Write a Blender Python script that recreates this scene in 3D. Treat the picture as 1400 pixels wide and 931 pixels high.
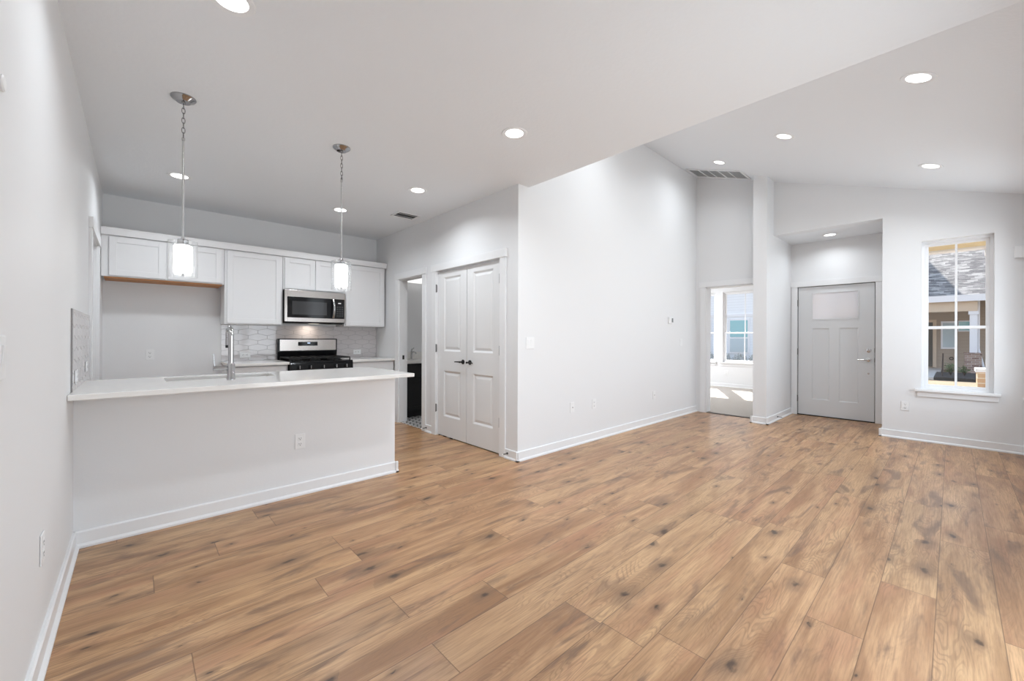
import bpy, bmesh, math, random
from mathutils import Vector, Matrix
C = bpy.context.scene
for o in list(bpy.data.objects): bpy.data.objects.remove(o)
PI = math.pi; R = math.radians
random.seed(7)

# ---------------------------------------------------------------- camera
F_PX, YAW, ROLL, CAM_H = 556.21, R(42.73), 0.003457, 1.225
cam_d = bpy.data.cameras.new('camera'); cam = bpy.data.objects.new('camera', cam_d); C.collection.objects.link(cam)
cam_d.sensor_fit = 'HORIZONTAL'; cam_d.sensor_width = 36; cam_d.lens = F_PX / 1400 * 36; cam_d.shift_y = -4.45 / 1400
cam_d.clip_start = .02; cam_d.clip_end = 300
fw = Vector((math.sin(YAW), math.cos(YAW), 0)); r0 = Vector((math.cos(YAW), -math.sin(YAW), 0)); u0 = Vector((0, 0, 1))
rt = r0 * math.cos(ROLL) + u0 * math.sin(ROLL); up = u0 * math.cos(ROLL) - r0 * math.sin(ROLL)
m = Matrix.Identity(4)
for i in range(3): m[i][0], m[i][1], m[i][2] = rt[i], up[i], -fw[i]
m.translation = Vector((0, 0, CAM_H)); cam.matrix_world = m
C.camera = cam

# ---------------------------------------------------------------- colour management, sky, sun, daylight
C.view_settings.view_transform = 'Standard'; C.view_settings.look = 'None'; C.view_settings.gamma = 1
C.view_settings.use_curve_mapping = False; C.view_settings.exposure = 0.19
SKY, SUN, DAY, LAMP, PEND = 1.35, 14.0, 41.0, 9.5, 8.0
w = bpy.data.worlds.new('sky'); C.world = w; w.use_nodes = True
nt = w.node_tree; nt.nodes.clear()
ow = nt.nodes.new('ShaderNodeOutputWorld'); bg = nt.nodes.new('ShaderNodeBackground'); tc = nt.nodes.new('ShaderNodeTexCoord')
sp = nt.nodes.new('ShaderNodeSeparateXYZ'); cr = nt.nodes.new('ShaderNodeValToRGB')
nt.links.new(tc.outputs['Generated'], sp.inputs[0]); nt.links.new(sp.outputs[2], cr.inputs[0]); nt.links.new(cr.outputs[0], bg.inputs[0]); nt.links.new(bg.outputs[0], ow.inputs[0])
e = cr.color_ramp.elements; e[0].position = 0.0; e[0].color = (.92, .95, 1, 1); e[1].position = .8; e[1].color = (.50, .70, 1, 1)
bg.inputs[1].default_value = SKY
sd = bpy.data.lights.new('sun', 'SUN'); sd.energy = SUN; sd.angle = R(.6); sd.color = (1, .95, .88)
so = bpy.data.objects.new('sun', sd); C.collection.objects.link(so)
so.location = (20, 12, 20); so.rotation_euler = Vector((.65, .333, .68)).to_track_quat('Z', 'Y').to_euler()
def daylight(name, loc, sx, sz, rot, power, col=(.82, .92, 1)):
    d = bpy.data.lights.new(name, 'AREA'); d.shape = 'RECTANGLE'; d.size = sx; d.size_y = sz; d.energy = power; d.color = col
    o = bpy.data.objects.new(name, d); C.collection.objects.link(o); o.location = loc; o.rotation_euler = rot
    return o
# skylight entering by the openings of the window wall beside the camera (facing +Y)
WR = -.54
daylight('daylight_patio_door', (2.1, WR - .22, 1.02), 1.7, 2.0, (R(100), 0, 0), DAY * 1.25)
daylight('daylight_middle_window', (4.25, WR - .22, 1.5), 1.5, 1.7, (R(108), 0, 0), DAY * .33)
daylight('daylight_corner_window', (6.1, WR - .22, 1.5), .9, 1.7, (R(103), 0, 0), DAY * .55)

# ---------------------------------------------------------------- helpers
def link(o): C.collection.objects.link(o); return o
def tag(o, label=None, cat=None, group=None, kind=None):
    if label: o['label'] = label
    if cat: o['category'] = cat
    if group: o['group'] = group
    if kind: o['kind'] = kind
    return o
def thing(name, label, cat, loc=(0, 0, 0), rot=(0, 0, 0), group=None, kind=None):
    o = link(bpy.data.objects.new(name, None)); o.location = loc; o.rotation_euler = rot; o.empty_display_size = .1
    return tag(o, label, cat, group, kind)
def copy_tree(o, parent=None):
    c = o.copy(); C.collection.objects.link(c)
    if parent: c.parent = parent
    for ch in list(o.children): copy_tree(ch, c)
    return c
class MB:
    def __init__(s, org=(0, 0, 0)): s.bm = bmesh.new(); s.org = Vector(org)
    def box(s, x0, x1, y0, y1, z0, z1):
        v = [s.bm.verts.new((x, y, z)) for x in (min(x0, x1), max(x0, x1)) for y in (min(y0, y1), max(y0, y1)) for z in (min(z0, z1), max(z0, z1))]
        for f in ((0, 1, 3, 2), (4, 6, 7, 5), (0, 4, 5, 1), (2, 3, 7, 6), (0, 2, 6, 4), (1, 5, 7, 3)): s.bm.faces.new([v[i] for i in f])
        return s
    def quad(s, *p): s.bm.faces.new([s.bm.verts.new(q) for q in p]); return s
    def prism(s, poly, axis, a, b):
        """polygon of 2-D points swept along axis ('x','y','z') from a to b"""
        def P(p, t):
            return {'x': (t, p[0], p[1]), 'y': (p[0], t, p[1]), 'z': (p[0], p[1], t)}[axis]
        A = [s.bm.verts.new(P(p, a)) for p in poly]; B = [s.bm.verts.new(P(p, b)) for p in poly]
        n = len(poly); s.bm.faces.new(A); s.bm.faces.new(B[::-1])
        for i in range(n): s.bm.faces.new((A[i], B[i], B[(i + 1) % n], A[(i + 1) % n]))
        return s
    def cyl(s, p0, p1, r0_, r1_=None, seg=20, caps=True):
        r1_ = r0_ if r1_ is None else r1_
        return s.tube_r([(p0, r0_), (p1, r1_)], seg, caps)
    def tube_r(s, pr, seg=16, caps=True, closed=False):
        pts = [Vector(p) for p, _ in pr]; n = len(pts); rings = []; nrm = None
        for i in range(n):
            if closed: t = (pts[(i + 1) % n] - pts[i - 1]).normalized()
            else: t = (pts[min(i + 1, n - 1)] - pts[max(i - 1, 0)]).normalized()
            if nrm is None:
                nrm = t.orthogonal().normalized()
            nrm = (nrm - t * nrm.dot(t)).normalized(); b = t.cross(nrm)
            rings.append([s.bm.verts.new(pts[i] + (nrm * math.cos(2 * PI * k / seg) + b * math.sin(2 * PI * k / seg)) * pr[i][1]) for k in range(seg)])
        for i in range(n if closed else n - 1):
            A, B = rings[i], rings[(i + 1) % n]
            for k in range(seg): s.bm.faces.new((A[k], A[(k + 1) % seg], B[(k + 1) % seg], B[k]))
        if caps and not closed: s.bm.faces.new(rings[0][::-1]); s.bm.faces.new(rings[-1])
        return s
    def tube(s, pts, r, seg=12, closed=False, caps=True): return s.tube_r([(p, r) for p in pts], seg, caps, closed)
    def lathe(s, prof, c=(0, 0, 0), seg=32, axis='z', close=False):
        """profile of (radius, height); axis z up or y (height along -y)"""
        rings = []
        for r_, h in prof:
            ring = []
            for k in range(seg):
                a = 2 * PI * k / seg
                p = (r_ * math.cos(a), r_ * math.sin(a), h) if axis == 'z' else (r_ * math.cos(a), -h, r_ * math.sin(a))
                ring.append(s.bm.verts.new((c[0] + p[0], c[1] + p[1], c[2] + p[2])))
            rings.append(ring)
        for i in range(len(rings) - (0 if close else 1)):
            A, B = rings[i], rings[(i + 1) % len(rings)]
            for k in range(seg): s.bm.faces.new((A[k], A[(k + 1) % seg], B[(k + 1) % seg], B[k]))
        if not close:
            for ring, rv in ((rings[0], True), (rings[-1], False)):
                s.bm.faces.new(ring[::-1] if rv else ring)
        return s
    def slab_hole(s, X, Y, hx, hy, z0, z1):
        (x0, x1), (y0, y1), (a0, a1), (b0, b1) = X, Y, hx, hy
        def ring(xa, xb, ya, yb, z): return [s.bm.verts.new(p) for p in ((xa, ya, z), (xb, ya, z), (xb, yb, z), (xa, yb, z))]
        ot, it, ob, ib = ring(x0, x1, y0, y1, z1), ring(a0, a1, b0, b1, z1), ring(x0, x1, y0, y1, z0), ring(a0, a1, b0, b1, z0)
        for i in range(4):
            j = (i + 1) % 4
            s.bm.faces.new((ot[i], ot[j], it[j], it[i])); s.bm.faces.new((ob[j], ob[i], ib[i], ib[j]))
            s.bm.faces.new((ob[i], ob[j], ot[j], ot[i])); s.bm.faces.new((ib[j], ib[i], it[i], it[j]))
        return s
    def build(s, name, mat, parent=None, smooth=None, bevel=0, seg=2):
        bmesh.ops.translate(s.bm, vec=-s.org, verts=s.bm.verts)
        bmesh.ops.recalc_face_normals(s.bm, faces=s.bm.faces)
        me = bpy.data.meshes.new(name); s.bm.to_mesh(me); s.bm.free()
        me.materials.append(mat)
        o = link(bpy.data.objects.new(name, me))
        if parent: o.parent = parent
        if smooth:
            for p in me.polygons: p.use_smooth = True
            if smooth < 180: me.set_sharp_from_angle(angle=R(smooth))
        if bevel:
            b = o.modifiers.new('bevel', 'BEVEL'); b.width = bevel; b.segments = seg; b.limit_method = 'ANGLE'; b.angle_limit = R(50)
        return o
def struct(name, mb, mat, label, cat, **k):
    return tag(mb.build(name, mat, **k), label, cat, kind='structure')

# ---------------------------------------------------------------- materials
class N:
    def __init__(s, name):
        s.m = bpy.data.materials.new(name); s.m.use_nodes = True; s.t = s.m.node_tree; s.t.nodes.clear()
        s.out = s.t.nodes.new('ShaderNodeOutputMaterial')
    def n(s, ty, **k):
        nd = s.t.nodes.new('ShaderNode' + ty)
        for a, v in k.items(): setattr(nd, a, v)
        return nd
    def l(s, a, b): s.t.links.new(a, b)
    def put(s, sock, v):
        if isinstance(v, bpy.types.NodeSocket): s.l(v, sock)
        else: sock.default_value = v
    def math(s, op, a, b=None, c=None, clamp=False):
        nd = s.n('Math', operation=op); nd.use_clamp = clamp; s.put(nd.inputs[0], a)
        if b is not None: s.put(nd.inputs[1], b)
        if c is not None: s.put(nd.inputs[2], c)
        return nd.outputs[0]
    def mix(s, f, a, b, blend='MIX'):
        nd = s.n('Mix', data_type='RGBA', blend_type=blend); s.put(nd.inputs[0], f)
        s.put(nd.inputs[6], a if isinstance(a, bpy.types.NodeSocket) else (*a, 1)); s.put(nd.inputs[7], b if isinstance(b, bpy.types.NodeSocket) else (*b, 1))
        return nd.outputs[2]
    def comb(s, x, y, z):
        nd = s.n('CombineXYZ'); s.put(nd.inputs[0], x); s.put(nd.inputs[1], y); s.put(nd.inputs[2], z); return nd.outputs[0]
    def noise(s, vec, scale, detail=2, rough=.5, dist=0):
        nd = s.n('TexNoise'); s.l(vec, nd.inputs['Vector']); nd.inputs['Scale'].default_value = scale; nd.inputs['Detail'].default_value = detail
        nd.inputs['Roughness'].default_value = rough; nd.inputs['Distortion'].default_value = dist; return nd.outputs[0]
    def step(s, v, a, b):
        nd = s.n('MapRange'); nd.interpolation_type = 'SMOOTHSTEP'; s.put(nd.inputs[0], v); nd.inputs[1].default_value = a; nd.inputs[2].default_value = b; return nd.outputs[0]
    def obj(s):
        tcn = s.n('TexCoord'); return tcn.outputs['Object']
    def sep(s, v):
        nd = s.n('SeparateXYZ'); s.l(v, nd.inputs[0]); return nd.outputs
    def bsdf(s, col=(.8, .8, .8), rough=.5, metal=0, spec=.5, bump=None, bump_s=.1, bump_d=.002, coat=0):
        b = s.n('BsdfPrincipled'); s.put(b.inputs['Base Color'], col if isinstance(col, bpy.types.NodeSocket) else (*col, 1))
        s.put(b.inputs['Roughness'], rough); b.inputs['Metallic'].default_value = metal; b.inputs['Specular IOR Level'].default_value = spec
        if coat: b.inputs['Coat Weight'].default_value = coat; b.inputs['Coat Roughness'].default_value = .05
        if bump is not None:
            bn = s.n('Bump'); bn.inputs['Strength'].default_value = bump_s; bn.inputs['Distance'].default_value = bump_d; s.l(bump, bn.inputs['Height']); s.l(bn.outputs[0], b.inputs['Normal'])
        s.l(b.outputs[0], s.out.inputs[0]); return b
def simple(name, col, rough=.5, metal=0, spec=.5, var=0, vs=8, bump=0, bs=200, bd=.001, coat=0):
    k = N(name); o = k.obj(); c = col
    if var: c = k.mix(k.noise(o, vs, 3), tuple(x * (1 - var) for x in col), tuple(min(1, x * (1 + var)) for x in col))
    k.bsdf(c, rough, metal, spec, k.noise(o, bs, 2) if bump else None, bump, bd, coat); return k.m
def emit(name, col, st):
    k = N(name); e_ = k.n('Emission'); e_.inputs[0].default_value = (*col, 1); e_.inputs[1].default_value = st; k.l(e_.outputs[0], k.out.inputs[0]); return k.m
def glass(name, tint=(1, 1, 1), refl=1.0, haze=0.0):
    k = N(name); tr = k.n('BsdfTransparent'); tr.inputs[0].default_value = (*tint, 1); gl = k.n('BsdfGlossy'); gl.inputs['Roughness'].default_value = .02
    lw = k.n('LayerWeight'); lw.inputs[0].default_value = .5; fz = k.math('ADD', k.math('MULTIPLY', k.math('POWER', lw.outputs['Facing'], 5.0), .8), .045); mx = k.n('MixShader'); k.l(k.math('MULTIPLY', fz, refl, clamp=True), mx.inputs[0]); k.l(tr.outputs[0], mx.inputs[1]); k.l(gl.outputs[0], mx.inputs[2])
    last = mx.outputs[0]
    if haze:
        df = k.n('BsdfDiffuse'); df.inputs[0].default_value = (.9, .9, .9, 1); m2 = k.n('MixShader'); m2.inputs[0].default_value = haze; k.l(last, m2.inputs[1]); k.l(df.outputs[0], m2.inputs[2]); last = m2.outputs[0]
    k.l(last, k.out.inputs[0]); return k.m

M = {}
M['wall'] = simple('wall_paint', (.80, .80, .805), .55, spec=.3, bump=.25, bs=70, bd=.0015)
M['ceil'] = simple('ceiling_paint', (.825, .84, .86), .7, spec=.2, bump=.5, bs=45, bd=.003)
M['trim'] = simple('trim_paint', (.835, .835, .84), .35)
M['door'] = simple('door_paint', (.80, .80, .80), .35)
M['fdoor'] = simple('front_door_paint', (.72, .725, .73), .4)
M['cab'] = simple('cabinet_paint', (.80, .795, .80), .4)
M['quartz'] = simple('white_quartz', (.83, .81, .78), .12, var=.03, vs=14, spec=.5)
M['tile'] = simple('glazed_tile', (.62, .585, .585), .07, var=.04, vs=20, spec=.55)
M['grout'] = simple('grout', (.30, .285, .285), .9, spec=.1)
M['steel'] = simple('stainless_steel', (.44, .41, .39), .24, 1, var=.03, vs=4)
M['chrome'] = simple('chrome', (.50, .50, .51), .08, 1); M['chain2'] = simple('polished_nickel', (.40, .40, .405), .1, 1); M['chain'] = simple('chain_metal', (.26, .26, .265), .18, 1)
M['nickel'] = simple('satin_nickel', (.62, .62, .62), .25, 1)
M['bronze'] = simple('dark_metal', (.035, .033, .033), .3, .6)
M['hinge'] = simple('hinge_metal', (.20, .20, .20), .4, .8)
M['black'] = simple('black_enamel', (.008, .008, .009), .15, spec=.2)
M['blackmat'] = simple('black_iron', (.010, .010, .010), .5, spec=.25)
M['blackgl'] = simple('black_glass', (.012, .012, .013), .06, spec=.25)
M['greygl'] = simple('microwave_window', (.055, .055, .057), .1, spec=.3)
M['plate'] = simple('device_plastic', (.85, .85, .85), .3)
M['dark'] = simple('dark_slot', (.04, .04, .04), .6)
M['rawwood'] = simple('raw_cabinet_wood', (.50, .23, .09), .6, var=.2, vs=6)
M['glass'] = glass('window_glass')
M['pglass'] = glass('seeded_glass', (.97, .975, .98), 1.3, .025)
M['shade'] = emit('lit_shade', (1, .985, .95), PEND)
M['lens'] = emit('lit_lens', (1, .985, .96), 5)
M['led'] = emit('clock_display', (.6, .75, 1), 1.2)
M['vanity'] = simple('black_vanity', (.010, .010, .011), .5)
def frosted():
    k = N('frosted_glass'); r_ = k.n('BsdfRefraction'); r_.inputs['Color'].default_value = (.97, .97, 1, 1); r_.inputs['Roughness'].default_value = .45; r_.inputs['IOR'].default_value = 1.12
    t_ = k.n('BsdfTranslucent'); t_.inputs[0].default_value = (.95, .95, .97, 1); m_ = k.n('MixShader'); m_.inputs[0].default_value = .35; k.l(r_.outputs[0], m_.inputs[1]); k.l(t_.outputs[0], m_.inputs[2]); df = k.n('BsdfDiffuse'); df.inputs[0].default_value = (.92, .92, .95, 1); m3 = k.n('MixShader'); m3.inputs[0].default_value = .4; k.l(m_.outputs[0], m3.inputs[1]); k.l(df.outputs[0], m3.inputs[2]); k.l(m3.outputs[0], k.out.inputs[0]); return k.m
M['frost'] = frosted()

def wood_floor():
    k = N('oak_planks'); o = k.obj(); x, y, z = k.sep(o)
    W, L = .1945, 1.5
    v = k.math('DIVIDE', k.math('SUBTRACT', y, .048), W); row = k.math('FLOOR', v); fv = k.math('SUBTRACT', v, row)
    wn = k.n('TexWhiteNoise', noise_dimensions='1D'); k.l(row, wn.inputs['W']); ro = wn.outputs['Value']
    u = k.math('DIVIDE', k.math('ADD', x, k.math('MULTIPLY', ro, L * 3.7)), L); col = k.math('FLOOR', u); fu = k.math('SUBTRACT', u, col)
    w2 = k.n('TexWhiteNoise', noise_dimensions='2D'); k.l(k.comb(row, col, 0), w2.inputs['Vector']); pid = w2.outputs['Value']; pc = k.sep(w2.outputs['Color'])
    ox = k.math('MULTIPLY', pc[0], 37.0); oy = k.math('MULTIPLY', pc[1], 53.0)
    px = k.math('ADD', x, ox); py = k.math('ADD', y, oy)
    # growth rings: level lines of a smooth stretched field
    ring_f = k.noise(k.comb(k.math('MULTIPLY', px, .9), k.math('MULTIPLY', py, 5.5), 0), 1.5, 2, .45, .3)
    ring = k.math('SINE', k.math('ADD', k.math('MULTIPLY', ring_f, 190.0), k.math('MULTIPLY', k.noise(k.comb(k.math('MULTIPLY', px, 9), k.math('MULTIPLY', py, 70), 5.0), 1.0, 2), 2.5))); ring = k.math('MULTIPLY', k.math('ADD', ring, 1), .5)
    ring_amt = k.step(k.noise(k.comb(k.math('MULTIPLY', px, .8), k.math('MULTIPLY', py, 3.0), 3.0), 1.3, 1), .44, .64)
    fine = k.noise(k.comb(k.math('MULTIPLY', px, 5), k.math('MULTIPLY', py, 130), 0), 1.0, 4, .7)
    broad = k.noise(k.comb(k.math('MULTIPLY', px, 1.1), k.math('MULTIPLY', py, 8), 7.0), 1.0, 4, .6, .8)
    smoke = k.noise(k.comb(k.math('MULTIPLY', px, 1.5), k.math('MULTIPLY', py, 7.5), 11.0), 1.15, 4, .62, .9)
    red = k.noise(k.comb(k.math('MULTIPLY', px, .9), k.math('MULTIPLY', py, 6), 19.0), 1.2, 3, .55, .5)
    c = k.mix(k.step(broad, .30, .70), (.32, .162, .072), (.66, .405, .212))
    c = k.mix(k.math('MULTIPLY', k.step(red, .50, .72), .60), c, (.46, .215, .115))   # rosy streaks
    c = k.mix(k.math('MULTIPLY', pc[2], .30), c, (.48, .25, .135))
    c = k.mix(k.math('MULTIPLY', k.step(pid, .60, 1.0), .35), c, (.56, .37, .195))
    c = k.mix(k.math('MULTIPLY', k.step(fine, .38, .72), .48), c, (.20, .10, .048))
    c = k.mix(k.math('MULTIPLY', k.math('MULTIPLY', k.step(ring, .55, .98), ring_amt), .36), c, (.19, .096, .048))
    c = k.mix(k.math('MULTIPLY', k.step(smoke, .51, .70), .72), c, (.155, .088, .055))
    # knots: ragged dark cores in soft haloes, of many sizes
    kv = k.n('TexVoronoi', voronoi_dimensions='2D', feature='F1'); kv.inputs['Scale'].default_value = 1; kv.inputs['Randomness'].default_value = 1
    wob = k.noise(k.comb(k.math('MULTIPLY', px, 14), k.math('MULTIPLY', py, 30), 0), 1.0, 3)
    k.l(k.comb(k.math('ADD', k.math('MULTIPLY', px, 2.6), k.math('MULTIPLY', wob, .16)), k.math('ADD', k.math('MULTIPLY', py, 5.6), k.math('MULTIPLY', wob, .30)), 0), kv.inputs['Vector'])
    kd = kv.outputs['Distance']; kc = k.sep(kv.outputs['Color']); has = k.math('GREATER_THAN', kc[0], .50)
    size = k.math('ADD', .25, k.math('MULTIPLY', k.math('POWER', kc[1], 1.6), 1.35)); kd = k.math('DIVIDE', kd, size)
    halo = k.math('MULTIPLY', k.math('SUBTRACT', 1, k.step(kd, .03, .30)), has); core = k.math('MULTIPLY', k.math('SUBTRACT', 1, k.step(kd, .02, .085)), has)
    c = k.mix(k.math('MULTIPLY', halo, .65), c, (.18, .10, .055)); c = k.mix(k.math('MULTIPLY', core, .85), c, (.05, .025, .014))
    # seams
    ev = k.math('MINIMUM', fv, k.math('SUBTRACT', 1, fv)); eu = k.math('MINIMUM', fu, k.math('SUBTRACT', 1, fu))
    sv = k.math('SUBTRACT', 1, k.step(ev, .004, .014)); su = k.math('SUBTRACT', 1, k.step(k.math('MULTIPLY', eu, L / W), .004, .016)); seam = k.math('MAXIMUM', sv, su)
    c = k.mix(k.math('MULTIPLY', seam, .6), c, (.10, .05, .025))
    h = k.math('SUBTRACT', k.math('MULTIPLY', fine, .15), seam)
    k.bsdf(c, k.math('ADD', .27, k.math('MULTIPLY', fine, .14)), 0, .5, h, .35, .0012); return k.m
M['floor'] = wood_floor()
def carpet():
    k = N('carpet'); o = k.obj(); n1 = k.noise(o, 160, 3, .7); n2 = k.noise(o, 9, 3)
    c = k.mix(n1, (.36, .32, .285), (.66, .61, .56)); c = k.mix(k.math('MULTIPLY', n2, .4), c, (.44, .40, .36)); k.bsdf(c, .95, 0, .05, n1, .7, .006); return k.m
M['carpet'] = carpet()
def bath_tile():
    k = N('patterned_tile'); o = k.obj(); x, y, z = k.sep(o); s_ = .1
    fx = k.math('SUBTRACT', k.math('FRACT', k.math('DIVIDE', x, s_)), .5); fy = k.math('SUBTRACT', k.math('FRACT', k.math('DIVIDE', y, s_)), .5)
    d = k.math('ADD', k.math('ABSOLUTE', fx), k.math('ABSOLUTE', fy)); a = k.math('LESS_THAN', k.math('ABSOLUTE', k.math('SUBTRACT', d, .38)), .14)
    k.bsdf(k.mix(a, (.70, .68, .66), (.025, .025, .028)), .35); return k.m
M['bathtile'] = bath_tile()
def brick(name, c1, c2, mort, rot=False):
    k = N(name); o = k.obj(); x, y, z = k.sep(o); b = k.n('TexBrick'); g = k.n('NewGeometry'); nx = k.math('ABSOLUTE', k.sep(g.outputs['Normal'])[0])
    k.l(k.comb(k.math('ADD', k.math('MULTIPLY', y, nx), k.math('MULTIPLY', x, k.math('SUBTRACT', 1, nx))), z, 0), b.inputs['Vector'])
    b.inputs['Color1'].default_value = (*c1, 1); b.inputs['Color2'].default_value = (*c2, 1); b.inputs['Mortar'].default_value = (*mort, 1)
    b.inputs['Scale'].default_value = 1; b.inputs['Brick Width'].default_value = .21; b.inputs['Row Height'].default_value = .075; b.inputs['Mortar Size'].default_value = .008; b.inputs['Bias'].default_value = -.1
    c = k.mix(k.math('MULTIPLY', k.noise(o, 14, 3), .3), b.outputs[0], mort); k.bsdf(c, .85, 0, .15, b.outputs[1], -.5, .01); return k.m
M['brick'] = brick('mixed_brick', (.13, .035, .022), (.40, .28, .22), (.50, .45, .41))
M['brick2'] = brick('tan_brick', (.46, .25, .13), (.62, .47, .30), (.66, .58, .46))
def shingles():
    k = N('roof_shingles'); o = k.obj(); x, y, z = k.sep(o); v = k.math('DIVIDE', z, .082); row = k.math('FLOOR', v); f = k.math('SUBTRACT', v, row)
    wn = k.n('TexWhiteNoise', noise_dimensions='2D'); k.l(k.comb(k.math('FLOOR', k.math('ADD', k.math('DIVIDE', y, .30), k.math('MULTIPLY', row, .37))), row, 0), wn.inputs['Vector']); q = wn.outputs['Value']
    c = k.mix(q, (.17, .16, .16), (.42, .40, .38)); dash = k.math('MULTIPLY', k.math('LESS_THAN', f, .38), k.step(k.noise(k.comb(k.math('MULTIPLY', y, 2.6), k.math('MULTIPLY', row, 5.3), 0), 1.0, 1), .42, .55))
    c = k.mix(k.math('MULTIPLY', dash, .8), c, (.05, .05, .055)); k.bsdf(c, .9, 0, .1, f, .5, .02); return k.m
M['shingle'] = shingles()
def siding(name, col, pitch=.15):
    k = N(name); o = k.obj(); z = k.sep(o)[2]; f = k.math('FRACT', k.math('DIVIDE', z, pitch)); ln = k.math('LESS_THAN', f, .07)
    k.bsdf(k.mix(k.math('MULTIPLY', ln, .35), col, tuple(q * .4 for q in col)), .7, 0, .2, f, .4, .02); return k.m
M['sid_tan'] = siding('tan_siding', (.42, .35, .285)); M['sid_pale'] = siding('pale_siding', (.86, .90, .95)); M['sid_cream'] = siding('cream_board', (.78, .66, .46), 9)
M['cream'] = simple('cream_paint', (.90, .80, .58), .6); M['extwhite'] = simple('exterior_white', (.80, .81, .84), .5); M['exttan'] = simple('exterior_tan', (.62, .50, .38), .6)
M['extdoor'] = simple('olive_door', (.055, .048, .035), .5); M['conc'] = simple('concrete', (.50, .46, .42), .9, var=.12, vs=3, bump=.3, bs=30)
M['ground'] = simple('dry_ground', (.21, .155, .095), .95, var=.25, vs=1.3, bump=.5, bs=12, bd=.02); M['mulch'] = simple('mulch', (.045, .038, .034), .95, var=.6, vs=30, bump=1, bs=40, bd=.03)
M['leaf'] = simple('leaves', (.10, .15, .045), .6, var=.5, vs=15); M['leaf2'] = simple('grey_leaves', (.42, .42, .38), .7, var=.5, vs=15); M['stemm'] = simple('bark', (.05, .035, .03), .8)
M['aqua'] = simple('aqua_window', (.25, .52, .56), .08, spec=.6); M['wglass'] = simple('reflecting_window', (.45, .55, .60), .06, spec=.6); M['spring'] = simple('spring_metal', (.10, .10, .10), .35, .8)
M['vinyl'] = simple('window_vinyl', (.86, .86, .87), .35)

# ---------------------------------------------------------------- room shell
XL, XP, YL, YK, XF, XE, CZ = -.265, 2.767, 2.91, 6.133, 6.9, 2.914, 2.74
SL = 1 / 3.0; YS = -.57                                   # shed ceiling z = CZ + SL*(y-YS)
def shed(y): return CZ + SL * (y - YS)
T = .12
struct('floor', MB().box(XL - .02, XP + .02, WR - .02, YK + .02, -.15, 0).box(XP + .02, XF + .02, WR - .02, YL + .02, -.15, 0).box(XF + .02, 7.86, .58, 1.82, -.15, 0),
       M['floor'], 'warm brown oak plank floor running through the open living room and kitchen', 'floor')
struct('ceiling', MB().box(XL - T, XP + T, YL, YK + T, CZ, CZ + .15).box(XL - T, XE, WR - T, YL, CZ, CZ + .15), M['ceil'], 'flat white textured ceiling over the kitchen and near part of the room', 'ceiling')
struct('ceiling_sloped', MB().prism([(WR - T, shed(WR - T)), (YL + .1, shed(YL + .1)), (YL + .1, shed(YL + .1) + .15), (WR - T, shed(WR - T) + .15)], 'x', XE - .1, 8.1),
       M['ceil'], 'sloped white ceiling rising from the windows towards the long wall', 'ceiling')
struct('wall_gable', MB().prism([(WR - T, CZ + .003), (YL, CZ + .003), (YL, shed(YL) + .05), (WR - T, shed(WR - T) + .05)], 'x', XE - .1, XE - .002), M['wall'], 'white wall strip above the edge of the flat ceiling', 'wall')
# left wall with a doorway, y 4.52-5.28
DL0, DL1, DH = 4.52, 5.28, 2.05
struct('wall_left', MB().box(XL - T, XL, WR - T, DL0, 0, CZ).box(XL - T, XL, DL1, YK + T, 0, CZ).box(XL - T, XL, DL0, DL1, DH, CZ), M['wall'], 'long white wall along the left edge of the room', 'wall')
struct('wall_kitchen', MB().box(XL, XP + .02, YK, YK + T, 0, CZ).box(XP + .02, 4.6, YK, YK + T, 0, CZ), M['wall'], 'white kitchen wall behind the cabinets and range', 'wall')
# pantry wall x = XP with two openings
PD0, PD1, BD0, BD1 = 3.17, 4.39, 4.72, 5.38
struct('wall_pantry', MB().box(XP, XP + T, YL + T, PD0, 0, CZ).box(XP, XP + T, PD1, BD0, 0, CZ).box(XP, XP + T, BD1, YK, 0, CZ).box(XP, XP + T, PD0, PD1, DH, CZ).box(XP, XP + T, BD0, BD1, DH, CZ),
       M['wall'], 'white wall holding the double pantry doors and the bathroom doorway', 'wall')
struct('wall_long', MB().box(XP, XE - .05, YL, YL + T, 0, CZ + .1).box(XE - .05, 7.0, YL, YL + T, 0, 4.05) , M['wall'], 'tall plain white wall with switches and outlets, right of the pantry doors', 'wall')
# hall opening wall x=6.88
HX, HY0, HY1 = 6.88, 1.98, 2.75
struct('wall_hall', MB().box(HX, HX + T, HY1, YL, 0, 4.0).box(HX, HX + T, 1.9, HY1, 2.055, 4.0), M['wall'], 'white wall above the bedroom doorway', 'wall')
struct('wall_pillar', MB().box(6.575, 7.85, 1.79, 1.965, 0, 3.62), M['wall'], 'white wall end standing like a pillar between bedroom doorway and front door', 'wall')
# front wall with window opening and entry niche
NY0, NY1, NX = .6, 1.79, 7.85
W0, W1, WZ0, WZ1 = -.311, .255, .62, 2.39
struct('wall_front', MB().box(XF, XF + .17, WR - T, W0, 0, 2.95).box(XF, XF + .17, W1, NY0, 0, 3.12).box(XF, XF + .17, W0, W1, 0, WZ0).box(XF, XF + .17, W0, W1, WZ1, 3.02).prism([(NY0, 2.74), (NY1, 2.74), (NY1, 3.6), (NY0, 3.2)], 'x', XF, XF + .17),
       M['wall'], 'white front wall with the double-hung window', 'wall')
struct('wall_entry', MB().box(XF + .17, NX, NY0 - .14, NY0, 0, 2.9).box(NX, NX + .15, 1.70, NY1 + .02, 0, 2.9).box(NX, NX + .15, NY0 - .14, .755, 0, 2.9).box(NX, NX + .15, .755, 1.70, 2.045, 2.9), M['wall'], 'white recessed entry wall around the front door', 'wall')
struct('ceiling_entry', MB().box(XF + .17, NX + .15, NY0 - .02, NY1 + .01, 2.742, 2.9), M['ceil'], 'low white ceiling of the entry recess above the front door', 'ceiling')
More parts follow.
